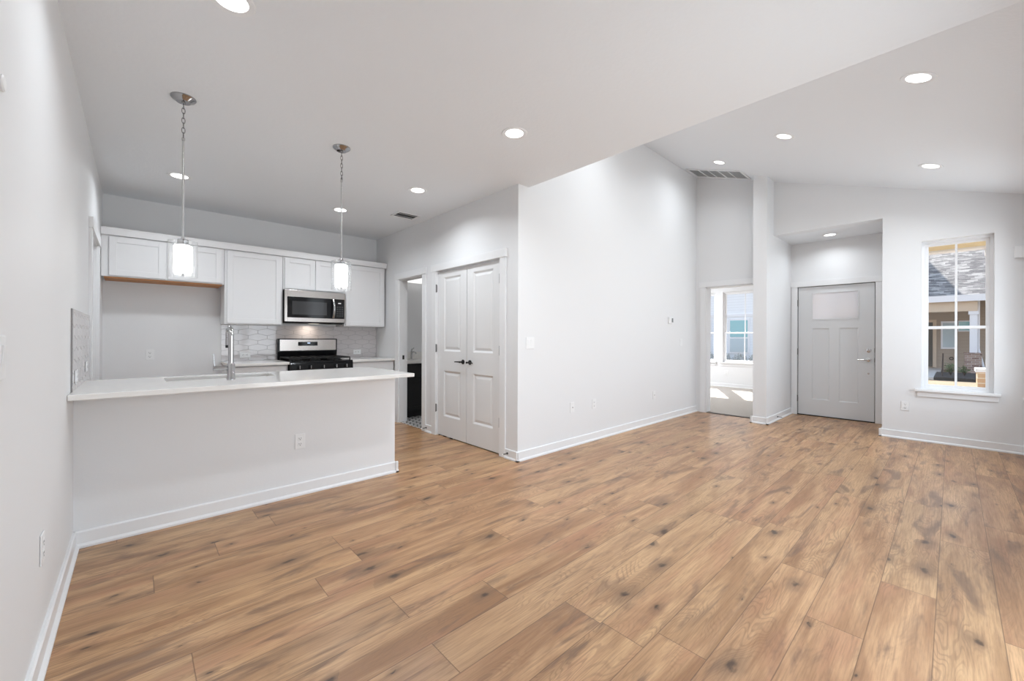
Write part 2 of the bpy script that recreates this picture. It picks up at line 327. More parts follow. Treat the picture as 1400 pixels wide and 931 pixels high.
# window wall beside the camera
OW = [(1.2, 3.0, .02, 2.05), (3.45, 5.05, .62, 2.39), (5.62, 6.6, .62, 2.39)]
mb = MB(); xs = [XL - T] + [v for o in OW for v in o[:2]] + [XF + .17]
for i in range(0, len(xs), 2): mb.box(xs[i], xs[i + 1], WR - T, WR, 0, CZ + .12)
for x0, x1, z0, z1 in OW:
    if z0 > .1: mb.box(x0, x1, WR - T, WR, 0, z0)
    mb.box(x0, x1, WR - T, WR, z1, CZ + .12)
struct('wall_right', mb, M['wall'], 'white window wall at the right beside the camera', 'wall')

# bedroom beyond the hall opening
BX, BY0, BY1 = 10.8, 1.965, 5.9
struct('floor_bedroom', MB().box(HX + .03, BX, BY0, BY1, -.15, .012), M['carpet'], 'beige carpet of the bedroom seen through the doorway', 'floor')
BW = [(2.95, 3.91), (4.09, 5.05)]
mb = MB().box(BX, BX + .17, BY0 - .2, 2.95, 0, 2.74).box(BX, BX + .17, 3.91, 4.09, 0, 2.74).box(BX, BX + .17, 5.05, BY1, 0, 2.74)
for a, b in BW: mb.box(BX, BX + .17, a, b, 0, .62).box(BX, BX + .17, a, b, 2.37, 2.74)
struct('wall_bedroom_window', mb, M['wall'], 'white bedroom wall under and around its two windows', 'wall')
struct('wall_bedroom_side', MB().box(7.86, BX, 1.79, BY0, 0, 2.9), M['wall'], 'white bedroom side wall next to the porch', 'wall')
struct('wall_bedroom_far', MB().box(7.0, BX, BY1, BY1 + T, 0, 2.74).box(7.0, 7.0 + T, YL + T, BY1, 0, 2.74), M['wall'], 'white bedroom wall hidden beyond the doorway', 'wall')
struct('ceiling_bedroom', MB().box(7.0, BX + .3, 1.97, BY1 + T, 2.742, 2.9), M['ceil'], 'white bedroom ceiling beyond the doorway', 'ceiling')
# bathroom beyond the pantry wall
struct('floor_bathroom', MB().box(XP + .02, 4.6, 4.55, YK, -.15, .004), M['bathtile'], 'black and white patterned tile floor of the bathroom', 'floor')
struct('wall_bathroom', MB().box(XP + T, 4.6, 4.5, 4.6, 0, CZ).box(4.5, 4.6, 4.6, YK, 0, CZ), M['wall'], 'grey white bathroom wall behind the doorway', 'wall')
struct('ceiling_bathroom', MB().box(XP + T, 4.6, 4.5, YK, 2.5, 2.6), M['ceil'], 'white bathroom ceiling glimpsed above the doorway', 'ceiling')
bl2 = bpy.data.lights.new('bedroom_fill', 'AREA'); bl2.energy = 75; bl2.size = .5; bl2.color = (.9, .95, 1); bo2 = link(bpy.data.objects.new('bedroom_fill', bl2)); bo2.location = (9.2, 4.9, 2.68)  # first lamp is added fill without a fixture, brightens the bedroom
bl = bpy.data.lights.new('bathroom_light', 'AREA'); bl.energy = 3.2; bl.size = .3; bo = link(bpy.data.objects.new('bathroom_light', bl)); bo.location = (3.9, 5.2, 2.45)
# pantry closet behind its doors
struct('wall_closet', MB().box(3.5, 3.6, YL + T, 4.5, 0, CZ), M['wall'], 'white back of the pantry closet', 'wall')

# ---------------------------------------------------------------- baseboards and casings
BH, BT = .095, .015
def base_prof(): return [(0, 0), (.028, 0), (.028, .012), (.018, .022), (BT, .024), (BT, BH - .006), (BT - .006, BH), (0, BH)]
def baseboard(name, label, runs):
    mb = MB()
    for (ax, a, b, pos, sgn) in runs:       # board along ax from a to b on the plane pos, growing in direction sgn
        mb.prism([(pos + sgn * q, z) for q, z in base_prof()], {'x': 'y', 'y': 'x'}[ax] if False else ax, a, b) if ax == 'x' else mb.prism([(pos + sgn * q, z) for q, z in base_prof()], 'y', a, b)
    return struct(name, mb, M['trim'], label, 'baseboard')
baseboard('baseboard_left', 'white baseboard with shoe moulding along the left wall', [('y', WR, 3.43, XL, 1), ('y', 5.38, 6.13, XL, 1)])
baseboard('baseboard_long', 'white baseboard along the tall plain wall', [('x', XP - .028, HX, YL, -1)])
baseboard('baseboard_pantry', 'short white baseboard pieces beside the pantry doors', [('y', YL - .028, 3.08, XP, -1), ('y', 4.48, 4.63, XP, -1)])
baseboard('baseboard_pillar', 'white baseboard wrapping the pillar-like wall end', [('y', 1.762, 1.993, 6.575, -1), ('x', 6.547, 7.85, 1.79, -1), ('x', 6.547, 6.87, 1.965, 1)])
baseboard('baseboard_front', 'white baseboard below the front window', [('y', WR, NY0 + .028, XF, -1), ('x', XF - .028, 7.85, NY0, 1)])
baseboard('baseboard_right', 'white baseboard of the window wall beside the camera', [('x', XL, 1.1, WR, 1), ('x', 3.1, XF, WR, 1)])
baseboard('baseboard_bedroom', 'white baseboard under the bedroom windows', [('y', BY0, BY1, BX, -1)])
def casing(name, label, ax, pos, sgn, a, b, h, left=True, right=True, head=True, ear=.012, w_=.09, t=.018):
    """door casing on a wall plane: boards beside and over an opening a..b"""
    mb = MB()
    def bx(u0_, u1_, z0, z1, tt):
        if ax == 'y': mb.box(pos, pos + sgn * tt, u0_, u1_, z0, z1)
        else: mb.box(u0_, u1_, pos, pos + sgn * tt, z0, z1)
    if left: bx(a - w_, a, 0, h, t)
    if right: bx(b, b + w_, 0, h, t)
    if head: bx(a - (w_ + ear if left else 0), b + (w_ + ear if right else 0), h, h + .085, t + .006)
    return struct(name, mb, M['trim'], label, 'door casing', bevel=.0015)
casing('trim_1', 'white casing around the double pantry doors', 'y', XP, -1, PD0, PD1, 2.045)
casing('trim_2', 'white casing around the open bathroom doorway', 'y', XP, -1, BD0, BD1, 2.045)
casing('trim_3', 'white casing around the grey front door', 'y', NX, -1, .755, 1.70, 2.045, w_=.075)
casing('trim_4', 'white casing at the left of the bedroom doorway', 'y', HX, -1, HY0, HY1, 2.055, right=True, left=False, head=True)
casing('trim_5', 'white casing of the doorway in the left wall beside the cabinets', 'y', XL, 1, DL0, DL1, 2.045)
struct('trim_6', MB().box(XP - .002, XP + T + .002, BD0, BD0 + .015, 0, DH).box(XP - .002, XP + T + .002, BD1 - .015, BD1, 0, DH).box(XP - .002, XP + T + .002, BD0, BD1, DH - .015, DH), M['trim'], 'white jamb lining of the bathroom doorway', 'door jamb')
struct('trim_7', MB().box(XP - .002, XP + T + .002, PD0 - .001, PD0 + .004, 0, DH).box(XP - .002, XP + T + .002, PD1 - .004, PD1 + .001, 0, DH).box(XP - .002, XP + T + .002, PD0, PD1, DH - .006, DH), M['trim'], 'white jamb lining of the pantry doors', 'door jamb')
struct('trim_8', MB().box(HX - .002, HX + T + .03, HY1 - .015, HY1, 0, 2.055).box(HX - .002, HX + T + .03, HY0, HY1, 2.04, 2.055), M['trim'], 'white jamb lining of the bedroom doorway', 'door jamb')
struct('trim_9', MB().box(XL - T, XL + .002, DL0, DL0 + .015, 0, DH).box(XL - T, XL + .002, DL1 - .015, DL1, 0, DH).box(XL - T, XL + .002, DL0, DL1, DH - .015, DH), M['trim'], 'white jamb lining of the doorway in the left wall', 'door jamb')
struct('trim_10', MB().box(HX - .01, HX + .04, HY0, HY1 - .015, -.01, .006), M['bronze'], 'thin dark floor strip where planks meet bedroom carpet', 'threshold')

# ---------------------------------------------------------------- doors
def panel_door(mb, x0, x1, z0, z1, y, th, panels, depth=.012, holes=()):
    """slab in the local x-z plane, front face at y facing -y, recessed panels given as (xa,xb,za,zb)"""
    xs_ = sorted({x0, x1} | {p for q in panels for p in q[:2]}); zs = sorted({z0, z1} | {p for q in panels for p in q[2:]})
    for i in range(len(xs_) - 1):
        for j in range(len(zs) - 1):
            if not any(a < (xs_[i] + xs_[i + 1]) / 2 < b and c < (zs[j] + zs[j + 1]) / 2 < d for a, b, c, d in holes): mb.box(xs_[i], xs_[i + 1], y + depth, y + th, zs[j], zs[j + 1])
    for i in range(len(xs_) - 1):
        for j in range(len(zs) - 1):
            cx, cz = (xs_[i] + xs_[i + 1]) / 2, (zs[j] + zs[j + 1]) / 2
            if not any(a < cx < b and c < cz < d for a, b, c, d in panels): mb.box(xs_[i], xs_[i + 1], y, y + depth, zs[j], zs[j + 1])
    return mb
def panel_mesh(a, b, c, d, y, depth, m_, raised):
    """moulded panel: slope from the face down, then (raised) up to a field"""
    mb = MB(); bm = mb.bm
    def ring(i, yy): return [bm.verts.new(p) for p in ((a + i, yy, c + i), (b - i, yy, c + i), (b - i, yy, d - i), (a + i, yy, d - i))]
    rs = [ring(0, y), ring(m_, y + depth)] + ([ring(m_ * 1.3, y + depth), ring(m_ * 2.6, y + .004)] if raised else [])
    for A, B in zip(rs, rs[1:]):
        for k in range(4): bm.faces.new((A[k], A[(k + 1) % 4], B[(k + 1) % 4], B[k]))
    bm.faces.new(rs[-1]); back = ring(0, y + depth + .002); bm.faces.new(back)
    for k in range(4): bm.faces.new((back[k], back[(k + 1) % 4], rs[0][(k + 1) % 4], rs[0][k]))
    return mb
def lever(parent, x, z, y, d, mat, sx=.105):
    """round rose with a lever pointing along local x in direction d; y is the door face (facing -y)"""
    h = MB().lathe([(.027, 0), (.027, .008), (.012, .012), (.010, .045), (.012, .055), (.0, .057)], (x, y, z), 24, 'y').build('lever_rose', mat, parent, smooth=40)
    MB().tube_r([((x, y - .046, z), .010), ((x + d * .02, y - .048, z), .0085), ((x + d * .06, y - .049, z), .0075), ((x + d * sx, y - .048, z - .002), .0065)], 12).build('lever_handle', mat, h, smooth=60)
    return h
def hinge(parent, x, z, y, mat):
    return MB().box(x - .005, x + .005, y - .010, y + .002, z - .045, z + .045).cyl((x, y - .010, z - .05), (x, y - .010, z + .05), .006, seg=10).build('hinge', mat, parent)
# pantry leaves: local x along -Y world (rot -90), front faces -X world
def pantry_leaf(name, label, y_c, wid, hinge_side, d):
    t = thing(name, label, 'door', (XP + .018, y_c, .012), (0, 0, -PI / 2), kind='structure')
    h = 2.02; a = wid / 2; s_ = .125
    pn = [(-a + s_ - .008 * hinge_side, a - s_ - .008 * hinge_side, .24, .80), (-a + s_ - .008 * hinge_side, a - s_ - .008 * hinge_side, 1.04, 1.945)]
    panel_door(MB(), -a, a, 0, h, 0, .035, pn).build('slab', M['door'], t)
    for q in pn: panel_mesh(*q, 0, .011, .02, True).build('panel', M['door'], t)
    for z in (.33, 1.075, 1.82): hinge(t, hinge_side * (a + .002), z, -.018, M['hinge'])
    lever(t, -hinge_side * (a - .062), .925, 0, d, M['bronze'])
    return t
pantry_leaf('door_2', 'far white panelled pantry door leaf, beside the bathroom doorway', (4.386 + 3.782) / 2, .600, -1, -1)
pantry_leaf('door_3', 'near white panelled pantry door leaf, beside the wall corner', (3.778 + 3.174) / 2, .600, 1, 1)
# front door
t = thing('door_1', 'grey front door with a frosted top window and two tall panels', 'front door', (NX + .012, 1.2275, .012), (0, 0, -PI / 2), kind='structure')
fy = lambda y: 1.2275 - y
pn = [(fy(1.51), fy(1.29), .25, 1.37), (fy(1.171), fy(.945), .25, 1.37), (fy(1.51), fy(.95), 1.512, 1.925)]
panel_door(MB(), -.462, .462, 0, 2.025, 0, .044, pn, .012, pn[2:]).build('slab', M['fdoor'], t)
for q in pn[:2]: panel_mesh(*q, 0, .010, .012, False).build('panel', M['fdoor'], t)
a, b, c_, d_ = pn[2]
MB().box(a, b, .004, .016, c_, d_).build('frosted_pane', M['frost'], t)['label'] = 'frosted glass pane'
fr = MB()
for bx in ((a - .012, a + .006, c_ - .012, d_ + .012), (b - .006, b + .012, c_ - .012, d_ + .012), (a, b, c_ - .012, c_ + .006), (a, b, d_ - .006, d_ + .012)): fr.box(bx[0], bx[1], -.006, .006, bx[2], bx[3])
fr.build('pane_frame', M['fdoor'], t)
for z in (.25, 1.0, 1.78): hinge(t, -.466, z, -.012, M['hinge'])
lever(t, fy(.83), .90, 0, -1, M['nickel'], .12)
db = MB().lathe([(.031, 0), (.030, .010), (.022, .014), (.0, .015)], (fy(.83), 0, 1.04), 24, 'y').build('deadbolt', M['nickel'], t, smooth=40)
MB().box(fy(.83) - .004, fy(.83) + .004, -.03, -.014, 1.02, 1.06).build('thumb_turn', M['nickel'], db, bevel=.002)
MB().lathe([(.013, 0), (.012, .004), (.0, .005)], (fy(.832), 0, .70), 16, 'y').build('hole_plug', M['nickel'], t, smooth=40)
for z in (1.04, .90): MB().box(.4625, .4705, -.0115, .02, z - .03, z + .03).build('strike_plate', M['bronze'], t)
MB().box(-.4725, -.4625, .024, .05, 0, 2.035).box(.4625, .4725, .024, .05, 0, 2.035).box(-.4725, .4725, .024, .05, 2.0255, 2.035).build('dark_gap_strip', M['dark'], t)  # dark strips added to block the light slit and darken the door gap
MB().box(-.47, .47, -.02, .05, -.012, .002).build('threshold', M['bronze'], t)
# door in the left wall (shut, at the far face of the wall)
t = thing('door_4', 'white door set back in the left wall doorway beside the cabinets', 'door', (XL - .085, 4.9, .012), (0, 0, PI / 2), kind='structure')
pn = [(-.25, .25, .24, .80), (-.25, .25, 1.04, 1.93)]
panel_door(MB(), -.362, .362, 0, 2.018, 0, .035, pn).build('slab', M['door'], t)
for q in pn: panel_mesh(*q, 0, .011, .02, True).build('panel', M['door'], t)
lever(t, -.30, .925, 0, 1, M['bronze'])
# strike plate in the bathroom jamb
MB().box(XP + .045, XP + .075, BD1 - .018, BD1 - .013, .90, .96).build('strike_plate', M['bronze'])
tag(bpy.data.objects['strike_plate.002'], 'small dark strike plate in the bathroom door jamb', 'strike plate')

# ---------------------------------------------------------------- windows
def window(name, label, loc, rotz, wid, h, reveal=.10, sill=True, muntin=True, nsash=1, wall=.17):
    """local: x along the wall, +y outward, z up; origin at the opening's bottom centre on the inside wall face"""
    t = thing(name, label, 'window', loc, (0, 0, rotz), kind='structure')
    a = wid / 2; f = .028; yo = reveal
    fr = MB()
    for q in ((-a, -a + f, 0, h), (a - f, a, 0, h), (-a + f, a - f, 0, f), (-a + f, a - f, h - f, h)): fr.box(q[0], q[1], yo, yo + .07, q[2], q[3])
    fr.build('window_frame', M['vinyl'], t, bevel=.002)
    mid = h * .415; s_ = .03
    for nm, z0, z1, yy in (('upper_sash', mid - .015, h - f, yo + .038), ('lower_sash', f, mid + .02, yo + .010)):
        for i in range(nsash):
            x0 = -a + f + i * (wid - 2 * f) / nsash; x1 = -a + f + (i + 1) * (wid - 2 * f) / nsash
            sb = MB()
            for q in ((x0, x0 + s_, z0, z1), (x1 - s_, x1, z0, z1), (x0 + s_, x1 - s_, z0, z0 + s_), (x0 + s_, x1 - s_, z1 - s_, z1)): sb.box(q[0], q[1], yy, yy + .026, q[2], q[3])
            so_ = sb.build(nm, M['vinyl'], t, bevel=.002)
            if muntin: MB().box((x0 + x1) / 2 - .010, (x0 + x1) / 2 + .010, yy + .004, yy + .022, z0 + s_, z1 - s_).build('muntin', M['vinyl'], so_)
            MB().box(x0 + s_ - .003, x1 - s_ + .003, yy + .012, yy + .014, z0 + s_ - .003, z1 - s_ + .003).build('glass_pane', M['glass'], so_)
    if sill:
        MB().box(-a - .048, a + .048, -.05, 0, -.022, .004).box(-a, a, 0, yo, -.022, .004).build('window_sill', M['trim'], t, bevel=.003)
        MB().box(-a - .03, a + .03, -.018, 0, -.085, -.022).build('apron', M['trim'], t, bevel=.002)
    return t
window('window_1', 'double-hung window in the front wall looking out at a neighbouring porch', (XF, (W0 + W1) / 2, WZ0), -PI / 2, W1 - W0, WZ1 - WZ0, .085)
window('window_2', 'right-hand bedroom window seen through the doorway', (BX, 3.43, .62), -PI / 2, .96, 1.75, .06)
window('window_3', 'left-hand bedroom window partly hidden by the doorway casing', (BX, 4.57, .62), -PI / 2, .96, 1.75, .06)
window('window_4', 'window beside the camera in the corner of the window wall', (6.11, WR, .62), PI, .98, 1.77, .03, wall=.12)
window('window_5', 'wide window in the middle of the window wall', (4.25, WR, .62), PI, 1.6, 1.77, .03, nsash=2, wall=.12)
# patio door in the window wall
t = thing('door_5', 'white framed glass patio door in the window wall', 'patio door', (2.1, WR, .02), (0, 0, PI), kind='structure')
mb = MB()
for q in ((-.9, -.86, 0, 2.03), (.86, .9, 0, 2.03), (-.86, .86, 0, .04), (-.86, .86, 1.99, 2.03)): mb.box(q[0], q[1], .02, .11, q[2], q[3])
mb.build('door_frame', M['vinyl'], t)
for x0, x1, yy in ((-.86, .04, .03), (-.04, .86, .07)):
    mb = MB()
    for q in ((x0, x0 + .08, .04, 1.99), (x1 - .08, x1, .04, 1.99), (x0 + .08, x1 - .08, .04, .14), (x0 + .08, x1 - .08, 1.91, 1.99)): mb.box(q[0], q[1], yy, yy + .03, q[2], q[3])
    p = mb.build('door_leaf', M['vinyl'], t); MB().box(x0 + .077, x1 - .077, yy + .012, yy + .016, .137, 1.913).build('glass_pane', M['glass'], p)

# ---------------------------------------------------------------- upper cabinets
CY = 5.803
def shaker(parent, x0, x1, z0, z1, y, rail=.058, mat=None):
    mat = mat or M['cab']; mb = MB(parent.location)
    mb.box(x0, x0 + rail, y - .02, y, z0, z1).box(x1 - rail, x1, y - .02, y, z0, z1).box(x0 + rail, x1 - rail, y - .02, y, z0, z0 + rail).box(x0 + rail, x1 - rail, y - .02, y, z1 - rail, z1)
    d = mb.build('door', mat, parent, bevel=.0015)
    MB(parent.location).box(x0 + rail - .004, x1 - rail + .004, y - .011, y - .001, z0 + rail - .004, z1 - rail + .004).build('door_panel', mat, d)
    return d
def upper(label, x0, x1, z0, z1, doors, y0=CY, under=None, stile=.022):
    t = thing('wall_cabinet', label, 'cabinet', ((x0 + x1) / 2, YK, z0))
    MB(t.location).box(x0 + .001, x1 - .001, y0, YK - .001, z0, z1).build('body', M['cab'], t, bevel=.001)
    for a, b in doors: shaker(t, a, b, z0 + .012, z1 - .055, y0)
    if under: MB(t.location).box(x0 + .02, x1 - .02, y0 + .012, YK - .01, z0 - .016, z0 - .0005).build('underside', under, t)['label'] = 'bare reddish brown wood underside'
    return t
CT = 2.29
upper('wide low white cabinet over the empty fridge space', XL + .003, .758, 1.83, CT, [(XL + .06, .232), (.250, .735)], under=M['rawwood'])
upper('tall white cabinet with one large door left of the microwave', .760, 1.372, 1.37, CT, [(.785, 1.350)])
upper('short two-door white cabinet over the microwave', 1.374, 2.143, 1.83, CT, [(1.392, 1.752), (1.764, 2.126)])
upper('white single-door cabinet at the wall corner right of the microwave', 2.145, XP - .02, 1.37, CT, [(2.165, XP - .045)])
struct('trim_11', MB().prism([(CY - .004, 2.245), (CY - .030, 2.250), (CY - .036, 2.300), (CY - .042, 2.322), (CY + .03, 2.322), (CY + .03, 2.292), (CY - .003, 2.29)], 'x', XL + .002, XP - .004).box(XL + .002, XP - .004, CY + .03, YK, 2.2915, 2.300), M['cab'], 'white crown moulding along the tops of the kitchen cabinets', 'moulding')

# ---------------------------------------------------------------- microwave
t = thing('microwave', 'stainless over-the-range microwave with black glass door', 'microwave', (1.758, 5.74, 1.40))
X0, X1, Z0, Z1, Y0 = 1.380, 2.137, 1.405, 1.822, 5.735; og = t.location
MB(og).box(X0, X1, Y0 + .03, YK - .003, Z0, Z1).build('body', M['blackmat'], t, bevel=.003)
mb = MB(og); xw0, xw1, zw0, zw1 = X0 + .03, X1 - .012, Z0 + .065, Z1 - .085
mb.box(X0, xw0, Y0, Y0 + .029, Z0 + .012, Z1).box(xw1, X1, Y0, Y0 + .029, Z0 + .012, Z1).box(xw0, xw1, Y0, Y0 + .029, Z0 + .012, zw0).box(xw0, xw1, Y0, Y0 + .029, zw1, Z1)
mb.build('front_frame', M['steel'], t, bevel=.0015)
dr = MB(og).box(xw0, xw1 - .135, Y0 - .002, Y0 + .029, zw0, zw1).build('door', M['blackgl'], t, bevel=.002)
MB(og).box(xw0 + .055, xw1 - .235, Y0 - .0035, Y0, zw0 + .04, zw1 - .055).build('door_window', M['greygl'], dr)
hp = [(xw1 - .155, Y0 - .016 - .04 * math.sin(PI * i / 12), zw0 + .01 + (zw1 - zw0 - .02) * i / 12) for i in range(13)]
mb = MB(og)
for k in range(12): mb.tube_r([(hp[k], .012), (hp[k + 1], .012)], 12)
MB(og).tube_r([(p, .016) for p in hp], 14).build('handle', M['chrome'], dr, smooth=60)
mb.bm.free()
cp = MB(og).box(xw1 - .133, xw1, Y0 - .002, Y0 + .029, zw0, zw1).build('control_panel', M['blackgl'], t, bevel=.002)
for r_ in range(5):
    for q in range(3): MB(og).box(xw1 - .105 + q * .032, xw1 - .083 + q * .032, Y0 - .0032, Y0 - .001, zw0 + .03 + r_ * .03, zw0 + .048 + r_ * .03).build('button', M['greygl'], cp)
MB(og).box(xw1 - .085, xw1 - .048, Y0 - .0032, Y0 - .001, zw1 - .062, zw1 - .048).build('display', M['plate'], cp)
MB(og).box(X0 + .02, X1 - .02, Y0 + .05, Y0 + .18, Z0 - .008, Z0).build('vent_grille', M['blackmat'], t)
MB(og).box(1.69, 1.81, Y0 + .06, Y0 + .11, Z0 - .011, Z0 - .006).build('cooktop_lamp', emit('warm_lamp', (1, .9, .78), 1.2), t)
ld = bpy.data.lights.new('microwave_lamp', 'AREA'); ld.energy = .65; ld.size = .12; ld.color = (1, .84, .68); lo = link(bpy.data.objects.new('microwave_lamp', ld)); lo.location = (1.75, 6.0, 1.385); 

# ---------------------------------------------------------------- range
t = thing('gas_range', 'freestanding gas range with stainless backguard and black cooktop', 'stove', (1.758, 5.8, 0)); og = t.location
X0, X1, Yf = 1.378, 2.140, 5.47
MB(og).box(X0, X1, Yf + .03, YK - .012, .02, .895).build('body', M['black'], t, bevel=.003)
MB(og).box(X0, X1, Yf, YK - .012, .896, .915).build('cooktop', M['black'], t, bevel=.004)
bgd = MB(og).prism([(6.075, .915), (YK - .012, .915), (YK - .012, 1.195), (6.06, 1.195), (6.055, 1.185), (6.055, 1.02)], 'x', X0, X1).build('backguard', M['black'], t, bevel=.003)
fc = MB(og).prism([(6.0535, 1.035), (6.0555, 1.035), (6.0555, 1.183), (6.0535, 1.183)], 'x', X0 + .022, X1 - .016).build('face_panel', M['steel'], bgd)
fc['label'] = 'stainless face of the backguard'
MB(og).box(1.622, 1.872, 6.0515, 6.054, 1.098, 1.152).build('display_panel', M['blackgl'], bgd)
MB(og).box(1.740, 1.775, 6.0508, 6.0516, 1.129, 1.141).build('clock', M['led'], bgd)
fp = MB(og).prism([(Yf - .012, .80), (Yf + .03, .80), (Yf + .03, .905), (Yf + .004, .905), (Yf - .012, .885)], 'x', X0, X1).build('control_panel', M['black'], t, bevel=.003)
for kx in (1.475, 1.605, 1.759, 1.915, 2.045):
    k_ = MB(og).lathe([(.023, 0), (.022, .012), (.018, .03), (.0, .032)], (kx, Yf - .012, .845), 20, 'y').build('knob', M['black'], fp, smooth=40)
    MB(og).box(kx - .0035, kx + .0035, Yf - .052, Yf - .043, .826, .866).build('knob_grip', M['chrome'], k_)
od = MB(og).box(X0 + .004, X1 - .004, Yf - .01, Yf + .03, .19, .79).build('oven_door', M['black'], t, bevel=.003)
MB(og).box(X0 + .12, X1 - .12, Yf - .012, Yf - .009, .33, .62).build('oven_window', M['blackgl'], od)
MB(og).cyl((X0 + .06, Yf - .055, .74), (X1 - .06, Yf - .055, .74), .011).cyl((X0 + .1, Yf - .055, .74), (X0 + .1, Yf - .01, .74), .008).cyl((X1 - .1, Yf - .055, .74), (X1 - .1, Yf - .01, .74), .008).build('oven_handle', M['steel'], od, smooth=60)
MB(og).box(X0 + .004, X1 - .004, Yf - .005, Yf + .03, .04, .18).build('drawer', M['black'], t, bevel=.003)
for gx0, gx1 in ((X0 + .02, X0 + .255), (X0 + .263, X1 - .263), (X1 - .255, X1 - .02)):
    mb = MB(og); ya, yb, z = Yf + .05, 6.02, .955
    for x in (gx0, gx1): mb.box(x - .006, x + .006, ya, yb, z - .012, z + .004)
    for y in (ya, (ya + yb) / 2, yb): mb.box(gx0, gx1, y - .006, y + .006, z - .012, z + .004)
    mb.box((gx0 + gx1) / 2 - .006, (gx0 + gx1) / 2 + .006, ya, yb, z - .012, z + .004)
    for x in (gx0, gx1):
        for y in (ya, yb): mb.box(x - .007, x + .007, y - .007, y + .007, .9155, z - .012)
    mb.build('grate', M['blackmat'], t, bevel=.002)
for bx, by, r_ in ((1.515, 5.66, .045), (1.515, 5.90, .038), (1.759, 5.78, .05), (2.0, 5.66, .05), (2.0, 5.90, .035)):
    MB(og).lathe([(r_ * 1.3, 0), (r_ * 1.25, .006), (r_, .008), (r_, .018), (0, .02)], (bx, by, .9155), 24).build('burner', M['blackmat'], t, smooth=40)

# ---------------------------------------------------------------- base cabinets, worktops, backsplash
def base_cab(label, x0, x1, y0=5.52):
    t = thing('base_cabinet', label, 'cabinet', ((x0 + x1) / 2, YK, 0)); og = t.location
    MB(og).box(x0, x1, y0 + .02, YK - .001, .1, .882).box(x0, x1, y0 + .09, YK - .02, 0, .1).build('body', M['cab'], t, bevel=.001)
    d = MB(og).box(x0 + .012, x1 - .012, y0, y0 + .019, .735, .868).build('drawer', M['cab'], t, bevel=.002)
    shaker(t, x0 + .012, x1 - .012, .115, .722, y0 + .02)
    return t
base_cab('white base cabinet left of the range', .785, 1.370); base_cab('white base cabinet right of the range', 2.146, XP - .004)
def worktop(label, x0, x1):
    t = thing('worktop', label, 'countertop', ((x0 + x1) / 2, 5.8, .884))
    MB(t.location).box(x0, x1, 5.478, YK - .012, .884, .914).build('slab', M['quartz'], t, bevel=.003)
worktop('white quartz worktop left of the range', .770, 1.374); worktop('white quartz worktop right of the range', 2.144, XP - .002)
def hex_splash(parent, u0_, u1_, v0_, v1_, place, uref, vref):
    """elongated hexagon tiles clipped to a rectangle; place(u,v,d) maps to local space (d = height above the wall)"""
    W_, H_, S_ = .212, .092, .042; pitch = (H_ + S_) / 2; g = .0016; th = .007
    bm = bmesh.new()
    for r_ in range(-14, 15):
        for q in range(-10, 11):
            cu = uref + (q + (.5 if r_ % 2 else 0)) * W_; cv = vref + r_ * pitch
            if cu < u0_ - W_ or cu > u1_ + W_ or cv < v0_ - H_ or cv > v1_ + H_: continue
            hexa = [(-W_ / 2, -S_ / 2), (0, -H_ / 2), (W_ / 2, -S_ / 2), (W_ / 2, S_ / 2), (0, H_ / 2), (-W_ / 2, S_ / 2)]
            def ring(i, d): return [bm.verts.new((cu + x * (1 - i / (W_ / 2)), cv + y * (1 - i / (H_ / 2)), d)) for x, y in hexa]
            A, B, Cc = ring(g, 0), ring(g, th - .001), ring(g + .0015, th); tilt = [random.uniform(-.0004, .0004) for _ in range(2)]
            for r3 in (B, Cc):
                for vtx in r3: vtx.co.z += (vtx.co.x - cu) * tilt[0] * 8 + (vtx.co.y - cv) * tilt[1] * 10
            for P_, Q_ in ((A, B), (B, Cc)):
                for k in range(6): bm.faces.new((P_[k], P_[(k + 1) % 6], Q_[(k + 1) % 6], Q_[k]))
            bm.faces.new(Cc)
    for co, no in (((u0_, 0, 0), (-1, 0, 0)), ((u1_, 0, 0), (1, 0, 0)), ((0, v0_, 0), (0, -1, 0)), ((0, v1_, 0), (0, 1, 0))):
        bmesh.ops.bisect_plane(bm, geom=list(bm.verts) + list(bm.edges) + list(bm.faces), plane_co=co, plane_no=no, clear_outer=True)
    for vtx in bm.verts: vtx.co = Vector(place(vtx.co.x, vtx.co.y, vtx.co.z))
    mb = MB(); mb.bm.free(); mb.bm = bm; o = mb.build('tiles', M['tile'], parent)
    gb = MB(); p, q = place(u0_, v0_, 0), place(u1_, v1_, .0058); gb.box(p[0], q[0], p[1], q[1], p[2], q[2]).build('grout_bed', M['grout'], parent)
    return o
t = thing('backsplash', 'long hexagon tile backsplash behind the range', 'backsplash', (.77, YK, .914))
hex_splash(t, 0, XP - .77 - .002, .0005, .455, lambda u, v, d: (u, -d - .0005, v), .285, .367)
t = thing('backsplash', 'small hexagon tile patch on the left wall at the peninsula end', 'backsplash', (XL, 3.29, .914))
hex_splash(t, 0, 1.12, .001, .462, lambda u, v, d: (d + .0005, u, v), .2, .2)

